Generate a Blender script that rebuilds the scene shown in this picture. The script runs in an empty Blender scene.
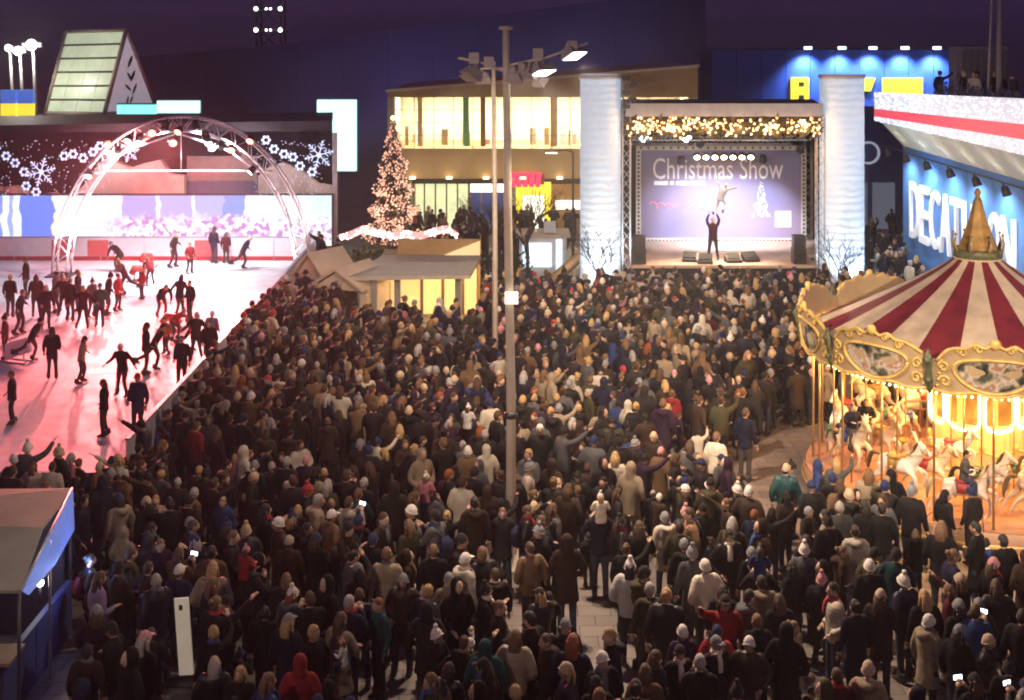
import bpy, math, random
from math import sin, cos, pi, radians as R, sqrt, atan2
from mathutils import Vector, Matrix
import numpy as np

# ------------------------------------------------------------------ camera
F, H, YH = 1300.0, 10.6, 32.0            # focal length in px, camera height, horizon row
scene = bpy.context.scene
COL = scene.collection
cam_d = bpy.data.cameras.new('camera'); cam = bpy.data.objects.new('camera', cam_d); COL.objects.link(cam)
cam.location = (0, 0, H); cam.rotation_euler = (pi/2, 0, 0)
cam_d.sensor_width = 36; cam_d.lens = F/1024*36; cam_d.shift_y = -(350-YH)/1024
cam_d.clip_end = 12000; scene.camera = cam
# ------------------------------------------------------------------ sky
world = bpy.data.worlds.new('World'); scene.world = world; world.use_nodes = True
wn = world.node_tree.nodes; wl = world.node_tree.links
for n in list(wn): wn.remove(n)
wo = wn.new('ShaderNodeOutputWorld'); sky = wn.new('ShaderNodeTexSky'); sky.sky_type = 'NISHITA'
sky.sun_disc = False; sky.sun_elevation = R(-5); sky.sun_rotation = R(200)
b1 = wn.new('ShaderNodeBackground'); b1.inputs[1].default_value = 0.05; wl.new(sky.outputs[0], b1.inputs[0])
b2 = wn.new('ShaderNodeBackground'); b2.inputs[0].default_value = (0.44, 0.21, 0.72, 1); b2.inputs[1].default_value = 0.047   # town glow on the night cloud
wtc = wn.new('ShaderNodeTexCoord'); wnz = wn.new('ShaderNodeTexNoise'); wnz.inputs['Scale'].default_value = 5; wnz.inputs['Detail'].default_value = 5   # thin cloud lit by the town
wl.new(wtc.outputs['Generated'], wnz.inputs['Vector']); wmr = wn.new('ShaderNodeMapRange'); wmr.inputs['From Min'].default_value = .3; wmr.inputs['From Max'].default_value = .7
wmr.inputs['To Min'].default_value = .033; wmr.inputs['To Max'].default_value = .062; wl.new(wnz.outputs['Fac'], wmr.inputs['Value']); wl.new(wmr.outputs[0], b2.inputs[1])
ad = wn.new('ShaderNodeAddShader'); wl.new(b1.outputs[0], ad.inputs[0]); wl.new(b2.outputs[0], ad.inputs[1])
wl.new(ad.outputs[0], wo.inputs[0])
# ------------------------------------------------------------------ moon (the one sun lamp, very weak at night)
sd = bpy.data.lights.new('moon', 'SUN'); sd.energy = 0.03; sd.angle = R(10); sd.color = (.75, .7, 1)
so = bpy.data.objects.new('moon', sd); so.rotation_euler = (R(35), R(12), R(20)); COL.objects.link(so)
# ------------------------------------------------------------------ exposure
scene.view_settings.view_transform = 'Standard'; scene.view_settings.look = 'None'
scene.view_settings.exposure = 0.8; scene.view_settings.gamma = 1.0
scene.render.engine = 'CYCLES'
scene.cycles.use_denoising = True
scene.cycles.filter_width = 2.0
scene.cycles.use_adaptive_sampling = True; scene.cycles.adaptive_threshold = .03
scene.cycles.volume_bounces = 0
scene.cycles.max_bounces = 4; scene.cycles.diffuse_bounces = 2; scene.cycles.glossy_bounces = 2
scene.cycles.transparent_max_bounces = 8; scene.cycles.transmission_bounces = 3
scene.cycles.sample_clamp_indirect = 4.0; scene.cycles.caustics_reflective = False; scene.cycles.caustics_refractive = False

rng = random.Random(7)
def at(px, py, Y):                       # pixel + distance -> point (level camera)
    return Vector(((px-512)*Y/F, Y, H-(py-YH)*Y/F))
def ax(px, Y): return (px-512)*Y/F
def az(py, Y): return H-(py-YH)*Y/F

# ------------------------------------------------------------------ materials
MATS = {}
def mat(name, col=(.5, .5, .5), rough=.6, metal=0.0, emit=None, es=0.0, var=0.12, vscale=3.0, bump=0.0, bscale=20.0,
        objcol=False, attr=None, spec=None, sample=True):
    if name in MATS: return MATS[name]
    m = bpy.data.materials.new(name); m.use_nodes = True; MATS[name] = m
    nt = m.node_tree; N = nt.nodes; L = nt.links
    p = N['Principled BSDF']
    p.inputs['Roughness'].default_value = rough; p.inputs['Metallic'].default_value = metal
    if spec is not None: p.inputs['Specular IOR Level'].default_value = spec
    tc = N.new('ShaderNodeTexCoord')
    nz = N.new('ShaderNodeTexNoise'); nz.inputs['Scale'].default_value = vscale; nz.inputs['Detail'].default_value = 5
    L.new(tc.outputs['Object'], nz.inputs['Vector'])
    mr = N.new('ShaderNodeMapRange'); mr.inputs['From Min'].default_value = .3; mr.inputs['From Max'].default_value = .7
    mr.inputs['To Min'].default_value = 1-var; mr.inputs['To Max'].default_value = 1+var
    L.new(nz.outputs['Fac'], mr.inputs['Value'])
    mx = N.new('ShaderNodeVectorMath'); mx.operation = 'SCALE'
    if objcol:
        oi = N.new('ShaderNodeObjectInfo'); L.new(oi.outputs['Color'], mx.inputs[0])
    elif attr:
        at_ = N.new('ShaderNodeVertexColor'); at_.layer_name = attr; L.new(at_.outputs['Color'], mx.inputs[0])
    else:
        mx.inputs[0].default_value = col[:3]
    L.new(mr.outputs[0], mx.inputs['Scale']); L.new(mx.outputs[0], p.inputs['Base Color'])
    if bump:
        b = N.new('ShaderNodeBump'); b.inputs['Strength'].default_value = bump; b.inputs['Distance'].default_value = .02
        n2 = N.new('ShaderNodeTexNoise'); n2.inputs['Scale'].default_value = bscale; n2.inputs['Detail'].default_value = 3
        L.new(tc.outputs['Object'], n2.inputs['Vector']); L.new(n2.outputs['Fac'], b.inputs['Height'])
        L.new(b.outputs['Normal'], p.inputs['Normal'])
    if emit:
        p.inputs['Emission Color'].default_value = (*emit, 1); p.inputs['Emission Strength'].default_value = es
        if not sample or es < .8: m.cycles.emission_sampling = 'NONE'
    return m

def glass(name, tint=(1, 1, 1), gl=.1):
    if name in MATS: return MATS[name]
    m = bpy.data.materials.new(name); m.use_nodes = True; MATS[name] = m
    nt = m.node_tree; N = nt.nodes; L = nt.links
    for n in list(N): N.remove(n)
    o = N.new('ShaderNodeOutputMaterial'); t = N.new('ShaderNodeBsdfTransparent'); t.inputs[0].default_value = (*tint, 1)
    g = N.new('ShaderNodeBsdfGlossy'); g.inputs['Roughness'].default_value = .05
    nz = N.new('ShaderNodeTexNoise'); nz.inputs['Scale'].default_value = 2
    mr = N.new('ShaderNodeMapRange'); mr.inputs['To Min'].default_value = gl*.5; mr.inputs['To Max'].default_value = gl*1.5
    L.new(nz.outputs['Fac'], mr.inputs['Value'])
    mx = N.new('ShaderNodeMixShader'); L.new(mr.outputs[0], mx.inputs[0]); L.new(t.outputs[0], mx.inputs[1]); L.new(g.outputs[0], mx.inputs[2])
    L.new(mx.outputs[0], o.inputs[0])
    return m

# ------------------------------------------------------------------ mesh building
class MB:
    def __init__(s): s.v = []; s.f = []; s.m = []; s.sm = []
    def add(s, vs, fs, mi=0, smooth=False):
        o = len(s.v); s.v += [tuple(v) for v in vs]
        for f in fs: s.f.append(tuple(i+o for i in f)); s.m.append(mi); s.sm.append(smooth)
        return s
    def box(s, c, d, rz=0.0, mi=0, M=None):
        x, y, z = d[0]/2, d[1]/2, d[2]/2
        vs = [Vector((i*x, j*y, k*z)) for k in (-1, 1) for j in (-1, 1) for i in (-1, 1)]
        T = Matrix.Translation(c) @ (M.to_4x4() if M else Matrix.Rotation(rz, 4, 'Z'))
        s.add([T @ v for v in vs], [(0, 2, 3, 1), (4, 5, 7, 6), (0, 1, 5, 4), (2, 6, 7, 3), (0, 4, 6, 2), (1, 3, 7, 5)], mi); return s
    def bb(s, x0, x1, y0, y1, z0, z1, mi=0):
        return s.box(((x0+x1)/2, (y0+y1)/2, (z0+z1)/2), (abs(x1-x0), abs(y1-y0), abs(z1-z0)), 0, mi)
    def loft(s, pts, rads, n=8, side=None, mi=0, smooth=True, cap=True):
        pts = [Vector(p) for p in pts]; k = len(pts)
        if not isinstance(rads, (list, tuple)): rads = [rads]*k
        rads = [(r, r) if not isinstance(r, (tuple, list)) else r for r in rads]
        vs = []; prev = None
        for i, p in enumerate(pts):
            t = (pts[min(i+1, k-1)]-pts[max(i-1, 0)])
            if t.length < 1e-9: t = Vector((0, 0, 1))
            t.normalize()
            if prev is None:
                sd_ = Vector(side) if side is not None else (Vector((1, 0, 0)) if abs(t.x) < .8 else Vector((0, 1, 0)))
            else: sd_ = prev
            sd_ = sd_-t*sd_.dot(t); sd_.normalize(); prev = sd_
            u = t.cross(sd_)
            for j in range(n):
                a = 2*pi*j/n
                vs.append(p+sd_*(cos(a)*rads[i][0])+u*(sin(a)*rads[i][1]))
        fs = []
        for i in range(k-1):
            for j in range(n):
                a = i*n+j; b = i*n+(j+1) % n
                fs.append((a, b, b+n, a+n))
        if cap:
            fs.append(tuple(reversed(range(n)))); fs.append(tuple(range((k-1)*n, k*n)))
        s.add(vs, fs, mi, smooth); return s
    def tube(s, a, b, r, n=6, mi=0, r2=None): return s.loft([a, b], [r, r if r2 is None else r2], n, mi=mi)
    def sph(s, c, r, nu=10, nv=7, mi=0, smooth=True):
        if not isinstance(r, (tuple, list)): r = (r, r, r)
        vs = [(c[0], c[1], c[2]-r[2])]
        for i in range(1, nv):
            th = pi*i/nv
            for j in range(nu):
                a = 2*pi*j/nu
                vs.append((c[0]+r[0]*sin(th)*cos(a), c[1]+r[1]*sin(th)*sin(a), c[2]-r[2]*cos(th)))
        vs.append((c[0], c[1], c[2]+r[2])); top = len(vs)-1
        fs = [(0, 1+(j+1) % nu, 1+j) for j in range(nu)]
        for i in range(nv-2):
            for j in range(nu):
                a = 1+i*nu+j; b = 1+i*nu+(j+1) % nu
                fs.append((a, b, b+nu, a+nu))
        o = 1+(nv-2)*nu
        fs += [(top, o+j, o+(j+1) % nu) for j in range(nu)]
        s.add(vs, fs, mi, smooth); return s
    def lathe(s, prof, n=24, c=(0, 0, 0), mi=0, smooth=True, a0=0.0, mif=None):
        vs = []
        for (r, z) in prof:
            for j in range(n):
                a = a0+2*pi*j/n
                vs.append((c[0]+r*cos(a), c[1]+r*sin(a), c[2]+z))
        for i in range(len(prof)-1):
            for j in range(n):
                a = i*n+j; b = i*n+(j+1) % n
                s.f.append(tuple(len(s.v)+q for q in (a, b, b+n, a+n))); s.m.append(mif(j) if mif else mi); s.sm.append(smooth)
        s.v += vs; return s
    def prism(s, poly, M, d, mi=0, smooth=False):      # poly in local xy, extruded along local +z by d
        n = len(poly)
        vs = [M @ Vector((p[0], p[1], 0)) for p in poly]+[M @ Vector((p[0], p[1], d)) for p in poly]
        fs = [tuple(reversed(range(n))), tuple(range(n, 2*n))]+[(i, (i+1) % n, (i+1) % n+n, i+n) for i in range(n)]
        s.add(vs, fs, mi, smooth); return s
    def mesh(s, name, mats):
        me = bpy.data.meshes.new(name); me.from_pydata(s.v, [], s.f)
        for m in (mats if isinstance(mats, (list, tuple)) else [mats]): me.materials.append(m)
        me.polygons.foreach_set('material_index', s.m); me.polygons.foreach_set('use_smooth', s.sm)
        me.update(); return me
    def build(s, name, mats, parent=None, loc=None):
        return link(name, s.mesh(name, mats), parent, loc)

def link(name, me, parent=None, loc=None, rot=None, sc=None):
    o = bpy.data.objects.new(name, me); COL.objects.link(o)
    if parent is not None: o.parent = parent
    if loc is not None: o.location = loc
    if rot is not None: o.rotation_euler = rot
    if sc is not None: o.scale = sc
    return o
def tag(o, label=None, cat=None, group=None, kind=None):
    if label: o['label'] = label
    if cat: o['category'] = cat
    if group: o['group'] = group
    if kind: o['kind'] = kind
    return o
def thing(name, label, cat, loc=(0, 0, 0), rz=0.0, group=None):
    o = bpy.data.objects.new(name, None); COL.objects.link(o); o.location = loc; o.rotation_euler = (0, 0, rz)
    o.empty_display_size = .2
    return tag(o, label, cat, group)
def copy_tree(o, parent=None):
    c = o.copy(); COL.objects.link(c); c.parent = parent
    for ch in o.children: copy_tree(ch, c)
    return c
def light(kind, loc, energy, col, target=None, parent=None, size=.1, spot=60, blend=.5, name='lamp_light'):
    d = bpy.data.lights.new(name, kind); d.energy = energy; d.color = col
    if kind == 'SPOT': d.spot_size = R(spot); d.spot_blend = blend; d.shadow_soft_size = size
    elif kind == 'POINT': d.shadow_soft_size = size
    elif kind == 'AREA': d.size = size
    o = bpy.data.objects.new(name, d); COL.objects.link(o)
    loc = Vector(loc)
    if parent is not None:
        o.parent = parent
    o.location = loc
    if target is not None:
        q = (Vector(target)-loc).to_track_quat('-Z', 'Y'); o.rotation_euler = q.to_euler()
    return o
def text_mesh(name, s, w, h, m, ext=.02):
    c = bpy.data.curves.new(name, 'FONT'); c.body = s; c.extrude = ext; c.size = 1; c.resolution_u = 3
    o = bpy.data.objects.new(name, c); COL.objects.link(o)
    bpy.context.view_layer.update(); dg = bpy.context.evaluated_depsgraph_get()
    me = bpy.data.meshes.new_from_object(o.evaluated_get(dg)); bpy.data.objects.remove(o); bpy.data.curves.remove(c)
    n = len(me.vertices); a = np.empty(n*3, np.float32); me.vertices.foreach_get('co', a); a = a.reshape(-1, 3)
    mn = a.min(0); mxx = a.max(0)
    a[:, 0] = (a[:, 0]-mn[0])/(mxx[0]-mn[0])*w; a[:, 1] = (a[:, 1]-mn[1])/(mxx[1]-mn[1])*h
    me.vertices.foreach_set('co', a.ravel()); me.materials.clear(); me.materials.append(m); me.update(); me.name = name
    return me
FRONT = Matrix(((1, 0, 0, 0), (0, 0, -1, 0), (0, 1, 0, 0), (0, 0, 0, 1)))   # local xy -> world xz, local +z -> -Y (towards the camera)
FR = (pi/2, 0, 0)

# =================================================================== SETTING
# ground: one sheet to the horizon, stone paving
m = mat('paving', (.20, .165, .15), .55, var=.25, vscale=.6)
nt = m.node_tree; N = nt.nodes; L = nt.links; p = N['Principled BSDF']
tcg = N.new('ShaderNodeTexCoord'); br = N.new('ShaderNodeTexBrick'); br.inputs['Scale'].default_value = 1.0
br.inputs['Brick Width'].default_value = .6; br.inputs['Row Height'].default_value = .4; br.inputs['Mortar Size'].default_value = .012
br.inputs['Color1'].default_value = (1, 1, 1, 1); br.inputs['Color2'].default_value = (.72, .72, .72, 1); br.inputs['Mortar'].default_value = (.35, .35, .35, 1)
L.new(tcg.outputs['Object'], br.inputs['Vector'])
old = p.inputs['Base Color'].links[0].from_socket
mm = N.new('ShaderNodeVectorMath'); mm.operation = 'MULTIPLY'; L.new(old, mm.inputs[0]); L.new(br.outputs['Color'], mm.inputs[1]); L.new(mm.outputs[0], p.inputs['Base Color'])
bp = N.new('ShaderNodeBump'); bp.inputs['Strength'].default_value = .4; bp.inputs['Distance'].default_value = .01
L.new(br.outputs['Fac'], bp.inputs['Height']); bp.invert = True; L.new(bp.outputs['Normal'], p.inputs['Normal'])
g = MB(); g.add([(-600, -60, 0), (600, -60, 0), (900, 1500, 0), (-900, 1500, 0)], [(0, 1, 2, 3)])
tag(g.build('ground', m), kind='structure')

# ice
m = mat('ice', (.80, .80, .84), .22, var=.13, vscale=2.2, bump=.25, bscale=9)
nt = m.node_tree; N = nt.nodes; L = nt.links; p = N['Principled BSDF']
tci = N.new('ShaderNodeTexCoord'); ni = N.new('ShaderNodeTexNoise'); ni.inputs['Scale'].default_value = 1.3; ni.inputs['Detail'].default_value = 8
L.new(tci.outputs['Object'], ni.inputs['Vector']); mri = N.new('ShaderNodeMapRange'); mri.inputs['To Min'].default_value = .28; mri.inputs['To Max'].default_value = .7
L.new(ni.outputs['Fac'], mri.inputs['Value']); L.new(mri.outputs[0], p.inputs['Roughness'])
RX0, RX1, RY0, RY1 = -34.0, -9.15, 30.2, 60.0
g = MB(); g.add([(RX0, RY0, .05), (RX1, RY0, .05), (RX1, RY1, .05), (RX0, RY1, .05)], [(0, 1, 2, 3)])
tag(g.build('ice_rink', m), kind='structure')

white_board = mat('white_board', (.78, .78, .82), .35, var=.06)
red_paint = mat('red_paint', (.45, .03, .04), .4)
rail_m = mat('rail_plastic', (.35, .38, .5), .4)
def barrier(name, label, A, B, hgt, n):
    A = Vector(A); B = Vector(B); d = (B-A)/n; ln = d.length; rz = atan2(d.y, d.x)
    t = thing(name, label, 'rink barrier', A)
    for i in range(n):
        c = d*(i+.5)
        MB().box((c.x, c.y, .05+hgt/2), (ln-.03, .07, hgt), rz).build('panel', white_board, t)
        if hgt > .5: MB().box((c.x, c.y, .05+.1), (ln-.04, .078, .18), rz).build('kick_strip', red_paint, t)
        MB().box((c.x, c.y, .05+hgt+.025), (ln-.01, .11, .05), rz).build('hand_rail', rail_m, t)
    return t
fb = barrier('rink_barrier', 'long white barrier with red kick strip below the rink video screen', (-31, 60.1, 0), (-9, 60.1, 0), 1.05, 11)
for px in (98, 205, 62):
    MB().box((ax(px, 60.04)+31, -.055, .62), (.95, .02, .72)).build('red_panel', mat('red_board', (.62, .12, .12), .5), fb)
barrier('rink_barrier', 'white rink barrier along the edge of the dense crowd', (-9.0, 59.9, 0), (-9.0, 30.4, 0), 1.0, 15)
barrier('rink_barrier', 'low white rink edge board nearest the dark kiosk tent', (-31, 30.1, 0), (-9.1, 30.1, 0), .32, 11)

# =================================================================== RINK SHELTER, SCREEN, ARCH
dark_roof = mat('dark_roofing', (.025, .024, .035), .6, bump=.3)
dark_wall = mat('dark_backcloth', (.02, .014, .028), .8)
steel = mat('galvanised_steel', (.55, .55, .58), .35, .6)
steel_dk = mat('dark_steel', (.07, .07, .08), .45, .5)
t = thing('rink_shelter', 'long black shelter with flat dark roof behind the ice rink', 'shelter', (0, 0, 0))
xr = ax(333, 61.4)
MB().bb(-33, ax(332, 66.2), 66.2, 66.4, 0, 5.9).build('back_wall', dark_wall, t)
rf = MB().add([(-33, 60.9, 5.85), (xr, 60.9, 5.95), (ax(333, 66.5), 66.5, 6.2), (-36, 66.5, 5.9), (-33, 60.9, 6.1), (xr, 60.9, 6.45), (ax(333, 66.5), 66.5, 6.5), (-36, 66.5, 6.2)],
   [(0, 3, 2, 1), (4, 5, 6, 7), (0, 1, 5, 4), (1, 2, 6, 5), (2, 3, 7, 6), (3, 0, 4, 7)]).build('roof', dark_roof, t)
for px in (-120, -10, 335):
    MB().bb(ax(px, 61.2)-.1, ax(px, 61.2)+.1, 61.1, 61.3, 0, 5.85).build('post', steel, t)
# LED screen: picture made of procedural blocks (flat print)
m = bpy.data.materials.new('rink_screen_picture'); m.use_nodes = True; nt = m.node_tree; N = nt.nodes; L = nt.links; p = N['Principled BSDF']
tcs = N.new('ShaderNodeTexCoord'); sp = N.new('ShaderNodeSeparateXYZ'); L.new(tcs.outputs['Generated'], sp.inputs[0])
cr = N.new('ShaderNodeValToRGB'); cr.color_ramp.interpolation = 'CONSTANT'; e = cr.color_ramp.elements
e[0].position = 0; e[0].color = (.8, .85, 1, 1); e[1].position = .33; e[1].color = (.2, .3, .85, 1)
for pos, c in ((.356, (.85, .88, 1, 1)), (.372, (.3, .4, .85, 1)), (.379, (.85, .88, 1, 1)), (.397, (.12, .22, .85, 1)), (.46, (.85, .8, .95, 1)), (.56, (.92, .86, .97, 1)), (.60, (.4, .36, .8, 1)), (.665, (.85, .82, 1, 1)), (.675, (.42, .4, .85, 1)), (.735, (.9, .88, 1, 1)), (.745, (.4, .42, .9, 1)), (.80, (.2, .3, .85, 1)), (.84, (.92, .92, 1, 1)), (.885, (.75, .8, 1, 1)), (.90, (.93, .93, 1, 1)), (.975, (.65, .85, 1, 1))):
    q = e.new(pos); q.color = c
nzs = N.new('ShaderNodeTexNoise'); nzs.inputs['Scale'].default_value = 1.2; L.new(tcs.outputs['Object'], nzs.inputs['Vector'])
mad = N.new('ShaderNodeMath'); mad.operation = 'MULTIPLY_ADD'; mad.inputs[1].default_value = .03; L.new(nzs.outputs['Fac'], mad.inputs[0]); L.new(sp.outputs['X'], mad.inputs[2]); L.new(mad.outputs[0], cr.inputs[0])
vo = N.new('ShaderNodeTexVoronoi'); vo.inputs['Scale'].default_value = 5.5; L.new(tcs.outputs['Object'], vo.inputs['Vector'])
cr2 = N.new('ShaderNodeValToRGB'); e2 = cr2.color_ramp.elements; e2[0].position = .25; e2[0].color = (.5, .22, .55, 1); e2[1].position = .45; e2[1].color = (1, .9, .95, 1)
spc = N.new('ShaderNodeSeparateColor'); L.new(vo.outputs['Color'], spc.inputs[0]); L.new(spc.outputs[0], cr2.inputs[0])
# lower half crowd picture, upper half blocks, a ragged edge between
nz2 = N.new('ShaderNodeTexNoise'); nz2.inputs['Scale'].default_value = 2.2; L.new(tcs.outputs['Object'], nz2.inputs['Vector'])
sb = N.new('ShaderNodeMath'); sb.operation = 'MULTIPLY_ADD'; sb.inputs[1].default_value = .9; L.new(nz2.outputs['Fac'], sb.inputs[0]); 
ng = N.new('ShaderNodeMath'); ng.operation = 'MULTIPLY'; ng.inputs[1].default_value = -1.6; L.new(sp.outputs['Z'], ng.inputs[0]); L.new(ng.outputs[0], sb.inputs[2])
xs = N.new('ShaderNodeMapRange'); xs.inputs['From Min'].default_value = .52; xs.inputs['From Max'].default_value = .6; L.new(sp.outputs['X'], xs.inputs['Value'])
gt = N.new('ShaderNodeMapRange'); gt.inputs['From Min'].default_value = -.62; gt.inputs['From Max'].default_value = -.3; L.new(sb.outputs[0], gt.inputs['Value'])
ml = N.new('ShaderNodeMath'); ml.operation = 'MULTIPLY'; L.new(xs.outputs[0], ml.inputs[0]); L.new(gt.outputs[0], ml.inputs[1])
mixc = N.new('ShaderNodeMix'); mixc.data_type = 'RGBA'; L.new(ml.outputs[0], mixc.inputs[0]); L.new(cr.outputs[0], mixc.inputs[6]); L.new(cr2.outputs[0], mixc.inputs[7])
# bottom white strip at left
p.inputs['Base Color'].default_value = (.02, .02, .02, 1); L.new(mixc.outputs[2], p.inputs['Emission Color']); p.inputs['Emission Strength'].default_value = .82
MATS['rink_screen_picture'] = m
t = thing('video_screen', 'long bright blue and white video screen behind the ice rink', 'screen', (0, 60.75, 0))
sx1 = ax(331, 60.7); z0, z1 = az(246, 60.7), az(196, 60.7)
MB().bb(-32, sx1, 0, .12, z0, z1).build('display', m, t)
MB().bb(-32.1, sx1+.08, .125, .3, z0-.08, z1+.08).build('housing', steel_dk, t)
for i in range(7):
    MB().bb(sx1-.6-3.6*i-.06, sx1-.6-3.6*i+.06, .13, .27, 0, z0-.081).build('leg', steel_dk, t)
# scenery: snowy hills standing above the screen (thick padded shapes)
hill_m = mat('snow_scenery', (.75, .6, .52), .8, var=.15, vscale=1.5, bump=.5, bscale=3)
def scenery(label, pts, Y, th=.5):
    w = [at(px, py, Y) for px, py in pts]
    poly = [(q.x, q.z) for q in w]
    b = MB().prism(poly, Matrix.Translation((0, Y+th, 0)) @ FRONT, th)
    return tag(b.build('scenery_hill', hill_m), label, 'scenery', 'padded hills along the rink shelter')
scenery('pale padded snow hill at far left end of the rink shelter', [(-30, 260), (70, 260), (70, 199), (52, 193), (32, 196), (14, 186), (0, 188), (-30, 180)], 61.6)
scenery('pink lit padded snow hill behind left side of the truss arch', [(72, 260), (184, 260), (184, 176), (170, 174), (160, 160), (142, 164), (130, 168), (110, 160), (95, 168), (84, 185), (72, 196)], 61.7)
scenery('beige padded snow hill beside the right end of the video screen', [(258, 260), (332, 260), (332, 186), (318, 184), (300, 170), (284, 163), (270, 166), (258, 176)], 61.7)
t = thing('rear_billboard', 'grey blue billboard between the padded snow hills', 'billboard', (0, 62.6, 0))
MB().bb(ax(187, 62.6), ax(257, 62.6), 0, .1, az(262, 62.6), az(181, 62.6)).build('board', mat('billboard_blue', (.16, .18, .3), .5), t)
MB().bb(ax(187, 62.6), ax(257, 62.6), -.02, .12, az(180.8, 62.6), az(156, 62.6)).build('header', mat('billboard_beige', (.45, .36, .33), .6), t)
MB().bb(ax(222, 62.6)-.2, ax(222, 62.6)+.2, .13, .3, 0, 3).build('mast', steel_dk, t)
# snowflake light motifs and flower chains
flake_m = mat('led_white_blue', (.6, .7, 1), .4, emit=(.62, .72, 1), es=.62, sample=False)
def flake(mb, c, r, sub=True):
    for k in range(6):
        a = k*pi/3+.26; d = Vector((cos(a), 0, sin(a)))
        mb.tube(c, c+d*r, r*.04, 5)
        if sub:
            for q, l in ((.45, .34), (.72, .24)):
                for sgn in (-1, 1):
                    b = a+sgn*R(55); mb.tube(c+d*r*q, c+d*r*q+Vector((cos(b), 0, sin(b)))*r*l, r*.032, 5)
        mb.sph(c+d*r, r*.09, 6, 4)
    mb.sph(c, r*.2, 8, 5)
for i, (px, py, rr, w) in enumerate(((41, 172, 17, 'leftmost'), (129, 152, 12, 'by the left shoulder of the truss arch'), (319, 155, 17, 'at right end of the rink shelter'))):
    b = MB(); c = at(px, py, 60.6); flake(b, Vector((0, 0, 0)), rr*.8*60.6/F)
    tag(b.build('snowflake_light', flake_m, None, c), 'large glowing white snowflake light '+w, 'light', 'snowflake lights on the rink shelter')
for i, (pts, w) in enumerate((([(-4, 148), (6, 156), (15, 163), (24, 172), (26, 186), (36, 192)], 'at far left'), ([(64, 156), (73, 154), (83, 158), (93, 152), (100, 146)], 'left of the truss arch'), ([(266, 140), (274, 149), (284, 154), (293, 157), (300, 166), (312, 172)], 'right of the truss arch'))):
    t = thing('flower_light_chain', 'chain of small glowing white flower lights '+w, 'light', at(*pts[0], 60.55), 0, 'flower light chains on the rink shelter')
    o0 = at(*pts[0], 60.55); pr = None
    for q in pts:
        c = at(*q, 60.55)-o0; b = MB()
        for k in range(6): b.sph(c+Vector((cos(k*pi/3)*.16, 0, sin(k*pi/3)*.16)), (.075, .05, .075), 6, 4)
        b.build('flower', flake_m, t)
        if pr is not None: MB().tube(pr+Vector((0, .06, 0)), c+Vector((0, .06, 0)), .02, 4).build('wire', steel_dk, t)
        pr = c
star_m = mat('led_star', (.5, .5, .8), .4, emit=(.7, .75, 1), es=.8, sample=False)
b = MB()
for i in range(260):                    # tiny LED points of the light net
    px = rng.choice((rng.uniform(-5, 110), rng.uniform(255, 330))); py = rng.uniform(140, 196)
    c = at(px, py, 60.8); b.sph(c, .022, 4, 3)
tag(b.build('light_net', star_m), 'net of tiny white light points under the shelter roof', 'light', kind='stuff')

# truss arch over the rink
truss_m = mat('arch_aluminium', (.9, .85, .86), .55)
YA = 56.0; cx = ax(181, YA); hw = 129*YA/F; ht = az(117, YA)
t = thing('truss_arch', 'tall silver truss arch spanning the ice rink, carrying red and white lamps', 'truss arch', (cx, YA, 0))
def archp(a, off, y): return Vector((-(hw-off)*cos(a), y, .06+(ht-.06-off)*sin(a)))
nseg = 40; offs = ((0, 0), (.62, 0), (0, .62), (.62, .62))
for off, y in offs:
    MB().loft([archp(pi*i/nseg, off, y) for i in range(nseg+1)], .05, 6, side=(0, 1, 0)).build('chord', truss_m, t)
for (o1, y1), (o2, y2) in (((0, 0), (.62, 0)), ((0, .62), (.62, .62)), ((0, 0), (0, .62)), ((.62, 0), (.62, .62))):
    b = MB()
    for i in range(nseg):
        a, c = (i, i+1) if i % 2 else (i+1, i)
        b.tube(archp(pi*a/nseg, o1, y1), archp(pi*c/nseg, o2, y2), .015, 5)
    b.build('lattice', truss_m, t)
for s in (-1, 1): MB().bb(s*(hw-.31)-.55, s*(hw-.31)+.55, -.25, .87, .05, .11).build('base_plate', steel_dk, t)
pl = [(96, 165), (128, 150), (178, 133), (228, 150), (258, 172)]
MB().loft([at(px, py, YA+.31)-Vector((cx, YA, 0)) for px, py in pl], .05, 6, side=(0, 1, 0)).build('lamp_bar', truss_m, t)
MB().tube(at(88, 171, YA+.31)-Vector((cx, YA, 0)), at(272, 171, YA+.31)-Vector((cx, YA, 0)), .045).build('cross_bar', truss_m, t)
MB().tube(at(181, 118, YA+.31)-Vector((cx, YA, 0)), at(181, 171, YA+.31)-Vector((cx, YA, 0)), .03).build('hanger', truss_m, t)
lens_red = mat('lens_red', (.9, .2, .15), .2, emit=(1, .16, .1), es=9, sample=False)
lens_white = mat('lens_white', (.9, .9, .9), .2, emit=(.9, .95, 1), es=14, sample=False)
lens_warm = mat('lens_warm', (.9, .8, .6), .2, emit=(1, .78, .5), es=12, sample=False)
lens_blue = mat('lens_blue', (.5, .8, 1), .2, emit=(.5, .85, 1), es=12, sample=False)
black_case = mat('black_case', (.012, .012, .014), .45)
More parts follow.
